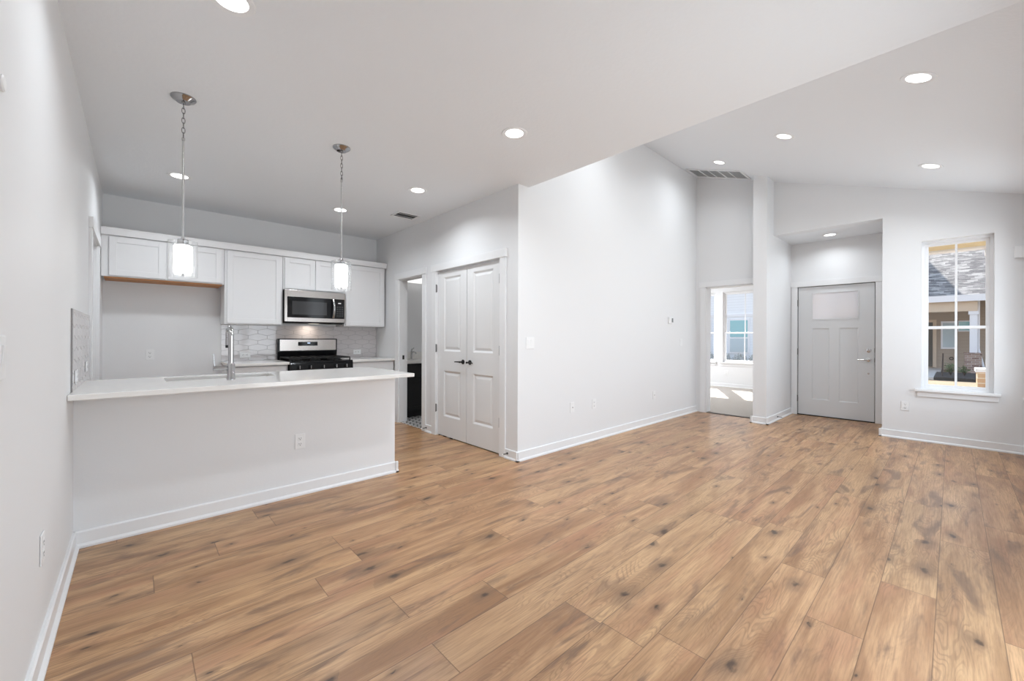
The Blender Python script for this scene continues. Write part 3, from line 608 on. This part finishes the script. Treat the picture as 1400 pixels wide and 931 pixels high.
# ---------------------------------------------------------------- peninsula
PX, PYF, PYB = 1.725, 3.43, 4.06
t = thing('kitchen_peninsula', 'white panelled kitchen peninsula facing the living room', 'kitchen peninsula', (.73, 3.75, 0)); og = t.location
MB(og).box(XL + .0002, PX, PYF, PYF + .12, 0, .882).build('front_panel', M['wall'], t)
MB(og).box(XL + .002, PX - .01, PYF + .121, PYB, .1, .66).box(XL + .002, PX - .01, PYF + .121, PYB - .07, 0, .1).box(XL + .002, .10, PYF + .121, PYB, .66, .882).box(.92, PX - .01, PYF + .121, PYB, .66, .882).build('cabinet_body', M['cab'], t)
for a, b in ((XL + .05, .10), (.12, .515), (.535, .915), (.935, PX - .03)):
    mb = MB(og); y = PYB; r_ = .058; z0, z1 = .115, .865
    mb.box(a, a + r_, y, y + .02, z0, z1).box(b - r_, b, y, y + .02, z0, z1).box(a + r_, b - r_, y, y + .02, z0, z0 + r_).box(a + r_, b - r_, y, y + .02, z1 - r_, z1)
    d = mb.build('door', M['cab'], t, bevel=.0015); MB(og).box(a + r_, b - r_, y + .001, y + .01, z0 + r_, z1 - r_).build('door_panel', M['cab'], d)
mb = MB(og).prism([(PYF - q, z) for q, z in base_prof()], 'x', XL + .002, PX + .028).prism([(PX + q, z) for q, z in base_prof()], 'y', PYF - .028, PYB - .02)
mb.build('baseboard', M['trim'], t)
MB(og).box(XL + .002, PX + .012, PYF - .012, PYF - .001, .845, .882).box(PX + .001, PX + .012, PYF - .012, PYB - .1, .845, .882).build('cleat_trim', M['trim'], t, bevel=.001)
t = thing('countertop', 'long white quartz countertop on the peninsula', 'countertop', (.75, 3.6, .884))
MB(t.location).slab_hole((XL + .002, 1.752), (3.125, 4.085), (.15, .82), (3.66, 3.95), .884, .914).build('slab', M['quartz'], t, bevel=.003)
t = thing('kitchen_sink', 'undermount stainless sink sunk in the peninsula countertop', 'sink', (.5, 3.785, .68)); og = t.location
mb = MB(og); bx0, bx1, by0, by1 = .145, .825, 3.65, 3.96
mb.box(bx0, bx1, by0, by1, .67, .676).box(bx0 - .004, bx0, by0, by1, .67, .883).box(bx1, bx1 + .004, by0, by1, .67, .883).box(bx0, bx1, by0 - .004, by0, .67, .883).box(bx0, bx1, by1, by1 + .004, .67, .883)
mb.build('basin', M['steel'], t)
MB(og).lathe([(.045, 0), (.045, .004), (.03, .002), (0, .002)], (.5, 3.8, .6762), 24).build('drain', M['chrome'], t, smooth=40)
# faucet
t = thing('kitchen_faucet', 'tall chrome gooseneck faucet on the peninsula countertop', 'faucet', (.5, 3.512, .914)); og = t.location
fx, fyy = .5, 3.512
MB(og).lathe([(.027, 0), (.027, .006), (.0245, .010), (.0245, .112), (.0195, .118), (.0, .118)], (fx, fyy, .914), 28).build('body', M['chrome'], t, smooth=40)
pts = [(fx, fyy, 1.028), (fx, fyy, 1.2)] ; rr = .062
for i in range(0, 19):
    a = PI - PI * 1.06 * i / 18; pts.append((fx, fyy + rr + rr * math.cos(a), 1.226 + rr * math.sin(a)))
MB(og).tube(pts, .0175, 18).build('spout', M['chrome'], t, smooth=60)
e_ = Vector(pts[-1]); d_ = Vector((0, -.04, -1)).normalized()
sh = MB(og).tube_r([(e_, .018), (e_ + d_ * .05, .019), (e_ + d_ * .055, .019)], 18).build('spray_head', M['chrome'], t, smooth=50)
MB(og).tube_r([(e_ + d_ * .0555, .0185), (e_ + d_ * .075, .0175)], 18).build('rubber_nozzle', M['blackmat'], sh, smooth=50)
hb = MB(og).cyl((fx - .023, fyy, 1.0), (fx - .105, fyy, 1.0), .017, seg=20).build('handle_base', M['chrome'], t, smooth=50)
MB(og).tube_r([((fx - .097, fyy, 1.012), .006), ((fx - .100, fyy, 1.06), .005), ((fx - .103, fyy, 1.10), .0045)], 10).build('lever', M['chrome'], hb, smooth=60)

# ---------------------------------------------------------------- pendants
def pendant(label, x, y):
    t = thing('pendant_light', label, 'pendant light', (x, y, CZ), group=None); og = (0, 0, 0)
    MB().lathe([(.0, -.0005), (.066, -.0005), (.066, -.006), (.060, -.014), (.040, -.026), (.037, -.030), (.010, -.031), (.009, -.040), (0, -.041)], (0, 0, 0), 40).build('canopy', M['chain2'], t, smooth=35)
    z = -.036; k = 0
    while z > -.235:                                     # chain links, alternating plane
        pts = []
        for i in range(14):
            a = 2 * PI * i / 14; u_, v_ = .0085 * math.cos(a), .019 * math.sin(a) - .017
            pts.append((u_ if k % 2 else u_ * .2, u_ * .2 if k % 2 else u_, z + v_))
        MB().tube(pts, .0022, 6, closed=True).build('chain_link', M['chain'], t, smooth=60); z -= .031; k += 1
    MB().tube([(0, .012 * math.cos(2 * PI * i / 14), -.250 + .012 * math.sin(2 * PI * i / 14)) for i in range(14)], .003, 6, closed=True).build('loop', M['chain'], t, smooth=60)
    MB().cyl((0, 0, -.258), (0, 0, -.895), .0062, seg=14).cyl((0, 0, -.256), (0, 0, -.272), .009, seg=14).build('rod', M['nickel'], t, smooth=50)
    MB().lathe([(0, -.89), (.012, -.89), (.014, -.9), (.030, -.902), (.030, -.935), (.024, -.940), (0, -.940)], (0, 0, 0), 28).build('socket_cup', M['chrome'], t, smooth=35)
    a, b = .076, .0715; top, bot = -.915, -1.140
    MB().lathe([(.031, top), (a, top), (a, bot), (b, bot), (b, top - .005), (.031, top - .005)], (0, 0, 0), 40, close=True).build('glass_shade', M['pglass'], t, smooth=35)
    MB().lathe([(0, -.942), (.045, -.942), (.048, -.95), (.048, -1.10), (.043, -1.112), (0, -1.113)], (0, 0, 0), 32).build('inner_shade', M['shade'], t, smooth=40)
    MB().cyl((0, 0, -1.113), (0, 0, -1.135), .006, seg=10).build('finial', M['chrome'], t, smooth=40)
    return t
pendant('chrome pendant light hanging over the left end of the peninsula', .217, 3.32)
pendant('chrome pendant light hanging over the right end of the peninsula, before the microwave', 1.206, 3.325)

# ---------------------------------------------------------------- recessed ceiling lights
def make_can():
    t = thing('ceiling_downlight', '', 'recessed light')
    MB().lathe([(.066, -.003), (.090, -.006), (.095, -.0005), (.064, -.0005)], (0, 0, 0), 40, close=True).build('trim_ring', M['trim'], t, smooth=30)
    MB().lathe([(0, -.0005), (.066, -.0005), (.066, -.0025), (0, -.0025)], (0, 0, 0), 32).build('lens', M['lens'], t)
    d = bpy.data.lights.new('downlight_lamp', 'AREA'); d.shape = 'DISK'; d.size = .12; d.energy = LAMP; d.color = (.88, .945, 1); d.spread = R(150)
    l_ = link(bpy.data.objects.new('downlight_lamp', d)); l_.parent = t; l_.location = (0, 0, -.012)
    return t
cans = [(.312, 2.21, 0, 'round recessed light at the top edge of the photo, nearest the left wall'), (2.059, 2.21, 0, 'round recessed light in the flat ceiling near the wall corner'),
        (2.131, 3.75, 0, 'round recessed light in the flat ceiling before the pantry doors'), (.297, 4.967, 0, 'round recessed light behind the left pendant rod'), (1.79, 4.968, 0, 'round recessed light behind the right pendant rod'),
        (3.87, .16, 1, 'largest recessed light in the sloped ceiling, towards the upper right corner'), (4.955, 1.195, 1, 'recessed light in the middle of the sloped ceiling'),
        (5.943, 2.205, 1, 'recessed light in the sloped ceiling beside the return air grille'), (5.932, .153, 1, 'recessed light in the sloped ceiling towards the front window'), (3.87, 2.205, 1, 'recessed light of the sloped ceiling hidden behind the flat ceiling edge'),
        (7.452, 1.221, 2, 'recessed light in the low entry ceiling above the front door')]
proto = make_can()
for i, (x, y, s_, lab) in enumerate(cans):
    o = proto if i == 0 else copy_tree(proto)
    ld_ = [c_ for c_ in o.children if c_.type == 'LIGHT'][0]
    ld_.data = ld_.data.copy(); ld_.data.energy = LAMP * {0: .6, 1: 1.1, 2: .9, 3: .72, 4: .72, 7: .42, 9: .42, 10: .33, 5: .8, 6: .8, 8: .8}.get(i, 1)
    o.location = (x, y, CZ if s_ != 1 else shed(y)); o.rotation_euler = (math.atan(SL) if s_ == 1 else 0, 0, 0); o['label'] = lab; o['group'] = 'recessed ceiling lights'

# ---------------------------------------------------------------- air vents
t = thing('ceiling_vent', 'small white ceiling register with dark slots before the pantry wall', 'air vent', (2.465, 4.63, CZ))
mb = MB(); a, b = .15, .115
for q in ((-a, -a + .022, -b, b), (a - .022, a, -b, b), (-a + .022, a - .022, -b, -b + .022), (-a + .022, a - .022, b - .022, b)): mb.box(q[0], q[1], q[2], q[3], -.010, -.0005)
mb.build('frame', M['trim'], t, bevel=.002)
MB().box(-a + .02, a - .02, -b + .02, b - .02, -.002, -.0008).build('dark_opening', M['dark'], t)
for y in (-.052, .045): MB().prism([(y - .012, -.009), (y + .012, -.004), (y + .012, -.0025), (y - .012, -.0075)], 'x', -a + .022, a - .022).build('slat', M['trim'], t)
t = thing('return_air_vent', 'large white return air grille in the sloped ceiling above the bedroom doorway', 'air vent', (6.55, 2.45, shed(2.45)), (math.atan(SL), 0, 0))
mb = MB(); a, b = .22, .42
for q in ((-a, -a + .03, -b, b), (a - .03, a, -b, b), (-a + .03, a - .03, -b, -b + .03), (-a + .03, a - .03, b - .03, b)): mb.box(q[0], q[1], q[2], q[3], -.012, -.0005)
mb.build('frame', M['trim'], t, bevel=.002)
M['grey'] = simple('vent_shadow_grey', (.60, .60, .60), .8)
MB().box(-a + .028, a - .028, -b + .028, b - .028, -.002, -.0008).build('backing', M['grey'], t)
for k in range(22):
    x = -a + .04 + k * (2 * a - .08) / 21
    MB().prism([(x - .006, -.010), (x + .004, -.004), (x + .006, -.004), (x - .004, -.010)], 'y', -b + .03, b - .03).build('slat', M['trim'], t)
for y in (-.22, -.075, .075, .22): MB().box(-a + .03, a - .03, y - .008, y + .008, -.0115, -.004).build('divider', M['trim'], t)

# ---------------------------------------------------------------- wall devices (local: plate in x-z, facing -y)
def plate(t, w_=.072, h=.116): return MB().box(-w_ / 2, w_ / 2, -.006, -.0005, -h / 2, h / 2).build('plate', M['plate'], t, bevel=.003)
def outlet_proto():
    t = thing('wall_outlet', '', 'outlet'); plate(t)
    for z in (-.021, .021):
        r_ = MB().box(-.017, .017, -.0075, -.005, z - .014, z + .014).build('socket', M['plate'], t, bevel=.002)
        MB().box(-.0085, -.0060, -.0079, -.0072, z - .002, z + .008).build('slot', M['dark'], r_)
        MB().box(.0060, .0085, -.0079, -.0072, z - .001, z + .007).build('slot', M['dark'], r_)
        MB().lathe([(.0032, 0), (.0032, .0006), (0, .0006)], (0, -.0073, z - .008), 10, 'y').build('slot', M['dark'], r_)
    return t
FX, LX = -PI / 2, PI / 2
outs = [(.934, PYF, .414, 0, 0, 'white outlet low on the peninsula front'), (.114, YK, 1.014, 0, 0, 'outlet on the bare wall of the empty fridge space'),
        (1.022, YK - .008, .989, 0, 1, 'sideways outlet in the tile backsplash left of the range'), (2.46, YK - .008, .996, 0, 1, 'sideways outlet in the tile backsplash right of the range'),
        (4.027, YL, .432, 0, 0, 'outlet low on the tall wall, middle of the three low plates'), (XF, .39, .403, FX, 0, 'outlet below the front window'),
        (XL, 2.36, .412, LX, 0, 'outlet low on the left wall near the camera'), (XL + .008, 3.45, .99, LX, 1, 'nearer sideways outlet in the tile patch on the left wall'), (XL + .008, 4.1, 1.01, LX, 1, 'farther sideways outlet in the tile patch on the left wall'),
        (BX, 3.82, .36, FX, 0, 'outlet under the bedroom windows seen through the doorway')]
op = outlet_proto()
for i, (x, y, z, rz, side, lab) in enumerate(outs):
    o = op if i == 0 else copy_tree(op)
    o.location = (x, y, z); o.rotation_euler = Matrix.Rotation(rz, 3, 'Z').to_euler() if not side else (Matrix.Rotation(rz, 3, 'Z') @ Matrix.Rotation(PI / 2, 3, 'Y')).to_euler()
    o['label'] = lab; o['group'] = 'wall outlets'
def switch(label, loc, rz, n, cat='light switch', name='light_switch'):
    t = thing(name, label, cat, loc, (0, 0, rz)); plate(t, .072 + .046 * (n - 1), .118)
    for i in range(n):
        cx = (i - (n - 1) / 2) * .046
        MB().prism([(-.005, -.034), (-.0065, -.034), (-.010, .034), (-.005, .034)], 'x', cx - .0165, cx + .0165).build('rocker', M['plate'], t, bevel=.001)
    return t
switch('two-rocker white light switch near the corner by the pantry doors', (2.936, YL, 1.167), 0, 2)
switch('single white light switch at the far end of the tall wall, below the thermostat', (6.323, YL, 1.154), 0, 1)
switch('white light switch cut by the left edge of the photo', (XL, 1.706, 1.166), LX, 1)
def blank(label, loc, rz, name='cable_plate'):
    t = thing(name, label, 'wall plate', loc, (0, 0, rz)); plate(t)
    MB().lathe([(.007, 0), (.006, .009), (.0, .009)], (0, -.006, 0), 12, 'y').build('jack', M['nickel'], t, smooth=40)
    for z in (-.042, .042): MB().lathe([(.003, 0), (.003, .001), (0, .001)], (0, -.006, z), 10, 'y').build('screw', M['plate'], t)
    return t
blank('cable plate low on the tall wall, nearest the pantry corner', (3.613, YL, .436), 0)
blank('cable plate low on the tall wall, farthest towards the bedroom doorway', (5.469, YL, .402), 0)
t = thing('wall_thermostat', 'white thermostat with a grey screen on the tall wall', 'thermostat', (5.95, YL, 1.49))
MB().box(-.062, .062, -.024, -.0005, -.048, .048).build('body', M['plate'], t, bevel=.005); MB().box(.012, .055, -.026, -.0235, -.03, .032).build('screen', simple('lcd_grey', (.16, .17, .17), .3), t)
t = thing('wall_chime', 'plain white chime box on the front wall right of the window', 'door chime', (XF, -.492, 2.15), (0, 0, FX))
MB().box(-.046, .046, -.035, -.0005, -.063, .063).build('cover', M['plate'], t, bevel=.004); MB().box(-.043, .043, -.038, -.034, -.05, .05).build('grille', M['plate'], t, bevel=.002)
t = thing('wall_sensor', 'round white sensor high on the left wall, cut by the photo edge', 'sensor', (XL, 1.708, 1.893), (0, 0, LX))
MB().lathe([(.022, 0), (.022, .004), (.018, .007), (0, .0075)], (0, -.0005, 0), 24, 'y').build('cover', M['plate'], t, smooth=35)
def door_stop(label, loc, rz):
    t = thing('door_stop', label, 'door stop', loc, (0, 0, rz))
    MB().lathe([(.011, 0), (.011, .004), (.006, .006), (0, .006)], (0, 0, 0), 14, 'y').build('base', M['spring'], t)
    pts = [(.0048 * math.cos(i * .8), -.004 - i * .00058, .0048 * math.sin(i * .8)) for i in range(100)]
    MB().tube(pts, .0014, 5).build('spring', M['spring'], t); MB().cyl((0, -.06, 0), (0, -.074, 0), .0065, seg=12).build('rubber_tip', M['plate'], t)
door_stop('spring door stop on the baseboard beside the pantry corner', (XP - .016, 3.04, .055), FX)
door_stop('spring door stop on the baseboard between the bathroom and pantry doors', (XP - .016, 4.6, .055), FX)
door_stop('spring door stop on the baseboard of the entry side wall', (7.05, 1.79 - .016, .05), 0)

# ---------------------------------------------------------------- bathroom vanity
t = thing('bathroom_vanity', 'black bathroom vanity with white top seen through the doorway', 'vanity', (3.4, 5.85, 0)); og = t.location
MB(og).box(2.895, 3.75, 5.55, YK - .002, .1, .80).box(2.895, 3.75, 5.6, YK - .002, 0.005, .1).box(2.895, 3.75, 5.55, YK - .002, .80, .82).build('body', M['vanity'], t, bevel=.002)
for a, b in ((2.91, 3.31), (3.33, 3.74)):
    mb = MB(og); y = 5.549; r_ = .05
    mb.box(a, a + r_, y - .018, y, .12, .60).box(b - r_, b, y - .018, y, .12, .60).box(a + r_, b - r_, y - .018, y, .12, .17).box(a + r_, b - r_, y - .018, y, .55, .60)
    d = mb.build('door', M['vanity'], t, bevel=.002); MB(og).box(a + r_, b - r_, y - .008, y, .17, .55).build('door_panel', M['vanity'], d)
    MB(og).box(a, b, y - .018, y, .62, .785).build('drawer', M['vanity'], t, bevel=.002)
tp = MB(og).box(2.892, 3.76, 5.52, YK - .001, .822, .86).box(2.892, 3.76, YK - .02, YK - .001, .86, .975).build('top', M['quartz'], t, bevel=.003)
t = thing('bathroom_faucet', 'chrome faucet on the white bathroom vanity top', 'faucet', (3.30, 5.98, .86)); og = t.location
MB(og).lathe([(.026, 0), (.026, .008), (.018, .012), (.018, .13), (.0, .132)], (3.30, 5.98, .8605), 20).build('body', M['nickel'], t, smooth=40)
MB(og).tube([(3.30, 5.97, .97), (3.30, 5.92, .985), (3.30, 5.86, .975), (3.30, 5.845, .955)], .011, 12).build('spout', M['nickel'], t, smooth=60)
MB(og).tube_r([((3.30, 5.98, .992), .012), ((3.30, 5.98, 1.02), .011), ((3.34, 5.98, 1.045), .009)], 10).build('handle', M['nickel'], t, smooth=60)

t = thing('wall_light', 'white bar light on the bathroom wall at the top of the doorway view', 'wall light', (3.45, YK, 2.19)); og = t.location
MB(og).box(3.02, 3.88, YK - .03, YK - .0005, 2.14, 2.25).build('back_plate', M['nickel'], t, bevel=.003); MB(og).box(3.0, 3.9, YK - .11, YK - .031, 2.122, 2.27).build('diffuser', emit('opal_bar', (1, 1, .98), .95), t, bevel=.01)

# ---------------------------------------------------------------- outside
struct('ground', MB().box(XF - 30, 70, -45, 50, -.45, -.2), M['ground'], 'dry tan ground outside the windows', 'ground')
struct('path_porch', MB().box(XF + .17, 10.2, -1.4, 1.79, -.2, -.04), M['conc'], 'concrete slab of the front porch', 'porch floor')
struct('roof_porch', MB().box(XF + .17, 9.75, -1.5, 2.0, 2.86, 3.02), M['cream'], 'flat cream roof underside of the front porch', 'roof')
# own porch: beam, column on a brick pier
t = thing('porch_beam', 'cream porch beam crossing the top of the front window', 'beam', (9.5, .1, 2.62))
MB(t.location).box(9.4, 9.6, -1.4, 1.78, 2.63, 2.86).build('beam', M['cream'], t); MB(t.location).box(9.385, 9.615, -1.4, 1.78, 2.605, 2.632).build('edge_trim', M['extwhite'], t)
t = thing('porch_pier', 'sunlit brick porch pier with a pale cap just outside the front window', 'pier', (9.5, -.465, -.04)); og = t.location
MB(og).box(9.29, 9.71, -.675, -.255, -.04, .725).build('brick_base', M['brick2'], t); MB(og).box(9.265, 9.735, -.7, -.235, .726, .775).build('cap', M['extwhite'], t, bevel=.004)
MB(og).box(9.39, 9.61, -.575, -.36, .776, 2.56).build('column', M['extwhite'], t, bevel=.004); MB(og).box(9.37, 9.63, -.6, -.335, 2.5, 2.604).build('capital', M['extwhite'], t, bevel=.004)
# neighbour across the way: porch house
S = 25 / 14.0
def zz(z14): return CAM_H + (z14 - CAM_H) * S
NXF = 25.0
def ny(y14): return y14 * S
t = thing('porch_house', 'tan neighbouring house with shingled roof and porch seen through the front window', 'house', (27.5, 0, -.2)); og = t.location
MB(og).box(27.2, 27.5, -1.15, 4.0, -.2, 3.6).build('wall', M['sid_tan'], t)
MB(og).box(27.2, 29, -9, -1.15, -.2, 1.62).build('side_wing', siding('wing_siding', (.50, .45, .39)), t)
MB(og).box(29.01, 29.3, -9, -.6, -.2, 2.9).build('rear_wall', M['extwhite'], t); MB(og).box(28.97, 29.01, -1.75, -1.25, 2.0, 2.75).build('rear_window', M['wglass'], t)
ez = zz(2.17)
MB(og).prism([(NXF - .25, ez), (NXF - .25, ez + .1), (32.0, ez + .1 + 7.25 * .55), (32.0, ez + 7.25 * .55)], 'y', -6.0, 4.5).build('roof', M['shingle'], t)
MB(og).box(NXF - .32, NXF - .26, -6.0, 4.5, ez - .16, ez + .1).build('fascia', M['extwhite'], t)
MB(og).box(NXF - .15, NXF + .15, ny(-.385), 4.4, zz(1.855), ez - .08).build('porch_beam', M['exttan'], t)
MB(og).box(NXF, 27.2, ny(-.385), 4.4, ez - .1, ez - .05).build('porch_ceiling', M['exttan'], t)
MB(og).box(20.3, 27.2, .44, 4.4, -.2, -.12).box(23.7, 27.2, .33, .44, -.2, -.12).build('porch_floor', M['conc'], t)
cy = ny(-.325); cw = .105
MB(og).box(NXF - cw, NXF + cw, cy - cw, cy + cw, .66, zz(1.78)).build('column', M['extwhite'], t, bevel=.005)
MB(og).box(NXF - .14, NXF + .14, cy - .14, cy + .14, zz(1.78), zz(1.855)).build('column_capital', M['extwhite'], t)
MB(og).box(NXF - .24, NXF + .24, cy - .22, cy + .24, -.2, .62).build('brick_pier', M['brick'], t); MB(og).box(NXF - .27, NXF + .27, cy - .25, cy + .27, .62, .66).build('pier_cap', M['brick'], t)
df = MB(og).box(27.14, 27.2, .5, 1.75, -.1, 2.1).build('door_frame', M['exttan'], t); MB(og).box(27.12, 27.16, .62, 1.63, -.08, 1.98).build('door', M['extdoor'], t)
wf = MB(og).box(27.12, 27.2, -.14, .36, .76, 2.02).build('window_frame', M['extwhite'], t); MB(og).box(27.10, 27.14, -.08, .30, .84, 1.94).build('window_pane', M['wglass'], wf)
wf = MB(og).box(27.12, 27.2, -.60, -.17, 1.55, 2.04).build('window_frame', M['extwhite'], t); MB(og).box(27.10, 27.14, -.57, -.2, 1.6, 1.99).build('window_pane', M['aqua'], wf)
MB(og).tube([(27.15, .03 + .06 * math.cos(2 * PI * i / 16), .33 + .06 * math.sin(2 * PI * i / 16)) for i in range(16)], .015, 6, closed=True).build('hose_bib', M['blackmat'], t)
MB(og).tube_r([((NXF + .2, ny(-.40), ez - .1), .045), ((NXF + .2, ny(-.40), .8), .045), ((NXF - .1, ny(-.47), .1), .045), ((NXF - .1, ny(-.47), -.15), .045)], 10).build('downspout', M['extwhite'], t)
MB(og).prism([(30.6, -.2), (36, -.2), (36, 10.26), (30.6, 10.92)], 'y', 3.5, 9).build('shadow_caster', M['sid_tan'], t)  # unseen block added to cast the diagonal shadow on the roof
t = tag(MB().box(20.3, 23.6, -2.2, .42, -.2, -.10).build('garden_bed', M['mulch']), 'dark mulch garden bed in front of the neighbouring porch', 'garden bed', kind=None)
def shrub(label, x, y, h, n, mat, spread=.16, lw=.02):
    t = thing('garden_shrub', label, 'shrub', (x, y, -.1)); rnd = random.Random(int(x * 100 + y * 77))
    st = MB(); lf = MB()
    for i in range(n):
        a = rnd.uniform(0, 2 * PI); r_ = rnd.uniform(.2, 1) * spread; tip = Vector((r_ * math.cos(a), r_ * math.sin(a), h * rnd.uniform(.55, 1)))
        st.tube_r([((0, 0, .003), .006), (tip * .5, .005), (tip, .003)], 5)
        for k in range(6):
            p = tip * rnd.uniform(.35, 1.0); b = rnd.uniform(0, 2 * PI); d = Vector((math.cos(b), math.sin(b), rnd.uniform(-.2, .7))).normalized(); s2 = d.orthogonal().normalized() * lw; L_ = rnd.uniform(.06, .12)
            lf.quad(p, p + d * L_ * .5 + s2, p + d * L_, p + d * L_ * .5 - s2)
    st.build('stems', M['stemm'], t); lf.build('foliage', mat, t)
shrub('young green shrub in the mulch bed, left of the window muntin', 21.6, .04, .48, 16, M['leaf'], .22)
shrub('young green shrub in the mulch bed, before the brick pier', 21.8, -.30, .36, 12, M['leaf'], .2)
t = tag(MB().cyl((21.2, .245, -.11), (21.2, .225, .70), .022, .018, 8).build('garden_stake', M['stemm']), 'dark thin stake standing in the mulch bed', 'stake')
# pale house beyond the bedroom windows
t = thing('pale_house', 'pale blue sided house seen through the bedroom windows', 'house', (25, 8.5, -.2)); og = t.location
MB(og).box(25, 27, 5.6, 16, -.2, 5.5).build('wall', M['sid_pale'], t); MB(og).box(24.95, 25, 5.6, 16, 2.42, 2.58).build('trim_band', M['extwhite'], t)
MB(og).prism([(24.6, 5.5), (24.6, 5.6), (30, 8.6), (30, 8.5)], 'y', 5.2, 16.3).build('roof', M['shingle'], t)
for y0, y1 in ((7.72, 8.62), (9.75, 10.6)):
    f = MB(og).box(24.94, 25, y0 - .1, y1 + .1, .34, 2.32).build('window', M['extwhite'], t)
    MB(og).box(24.92, 24.95, y0, y1, 1.28, 2.22).build('pane', M['aqua'], f); MB(og).box(24.92, 24.95, y0, y1, .44, 1.2).build('pane', M['wglass'], f)
for i in range(8):
    y = 6.3 + i * .80; rnd = random.Random(i + 50); lf = MB(); o = thing('hedge_shrub', 'grey green shrub in the row below the pale house windows', 'shrub', (24.3, y, -.2), group='hedge shrubs before the pale house')
    for k in range(300):
        a, b = rnd.uniform(0, 2 * PI), math.acos(rnd.uniform(-.2, 1)); rr = .36 * rnd.uniform(.6, 1); p = Vector((rr * math.sin(b) * math.cos(a), rr * 1.1 * math.sin(b) * math.sin(a), .16 + rr * 1.15 * math.cos(b)))
        d = Vector((rnd.uniform(-1, 1), rnd.uniform(-1, 1), rnd.uniform(-.3, 1))).normalized(); s2 = d.orthogonal().normalized() * .025
        lf.quad(p, p + d * .04 + s2, p + d * .09, p + d * .04 - s2)
    lf.build('foliage', M['leaf2'], o); MB().tube_r([((0, 0, 0), .02), ((0, 0, .3), .012)], 6).build('stem', M['stemm'], o)
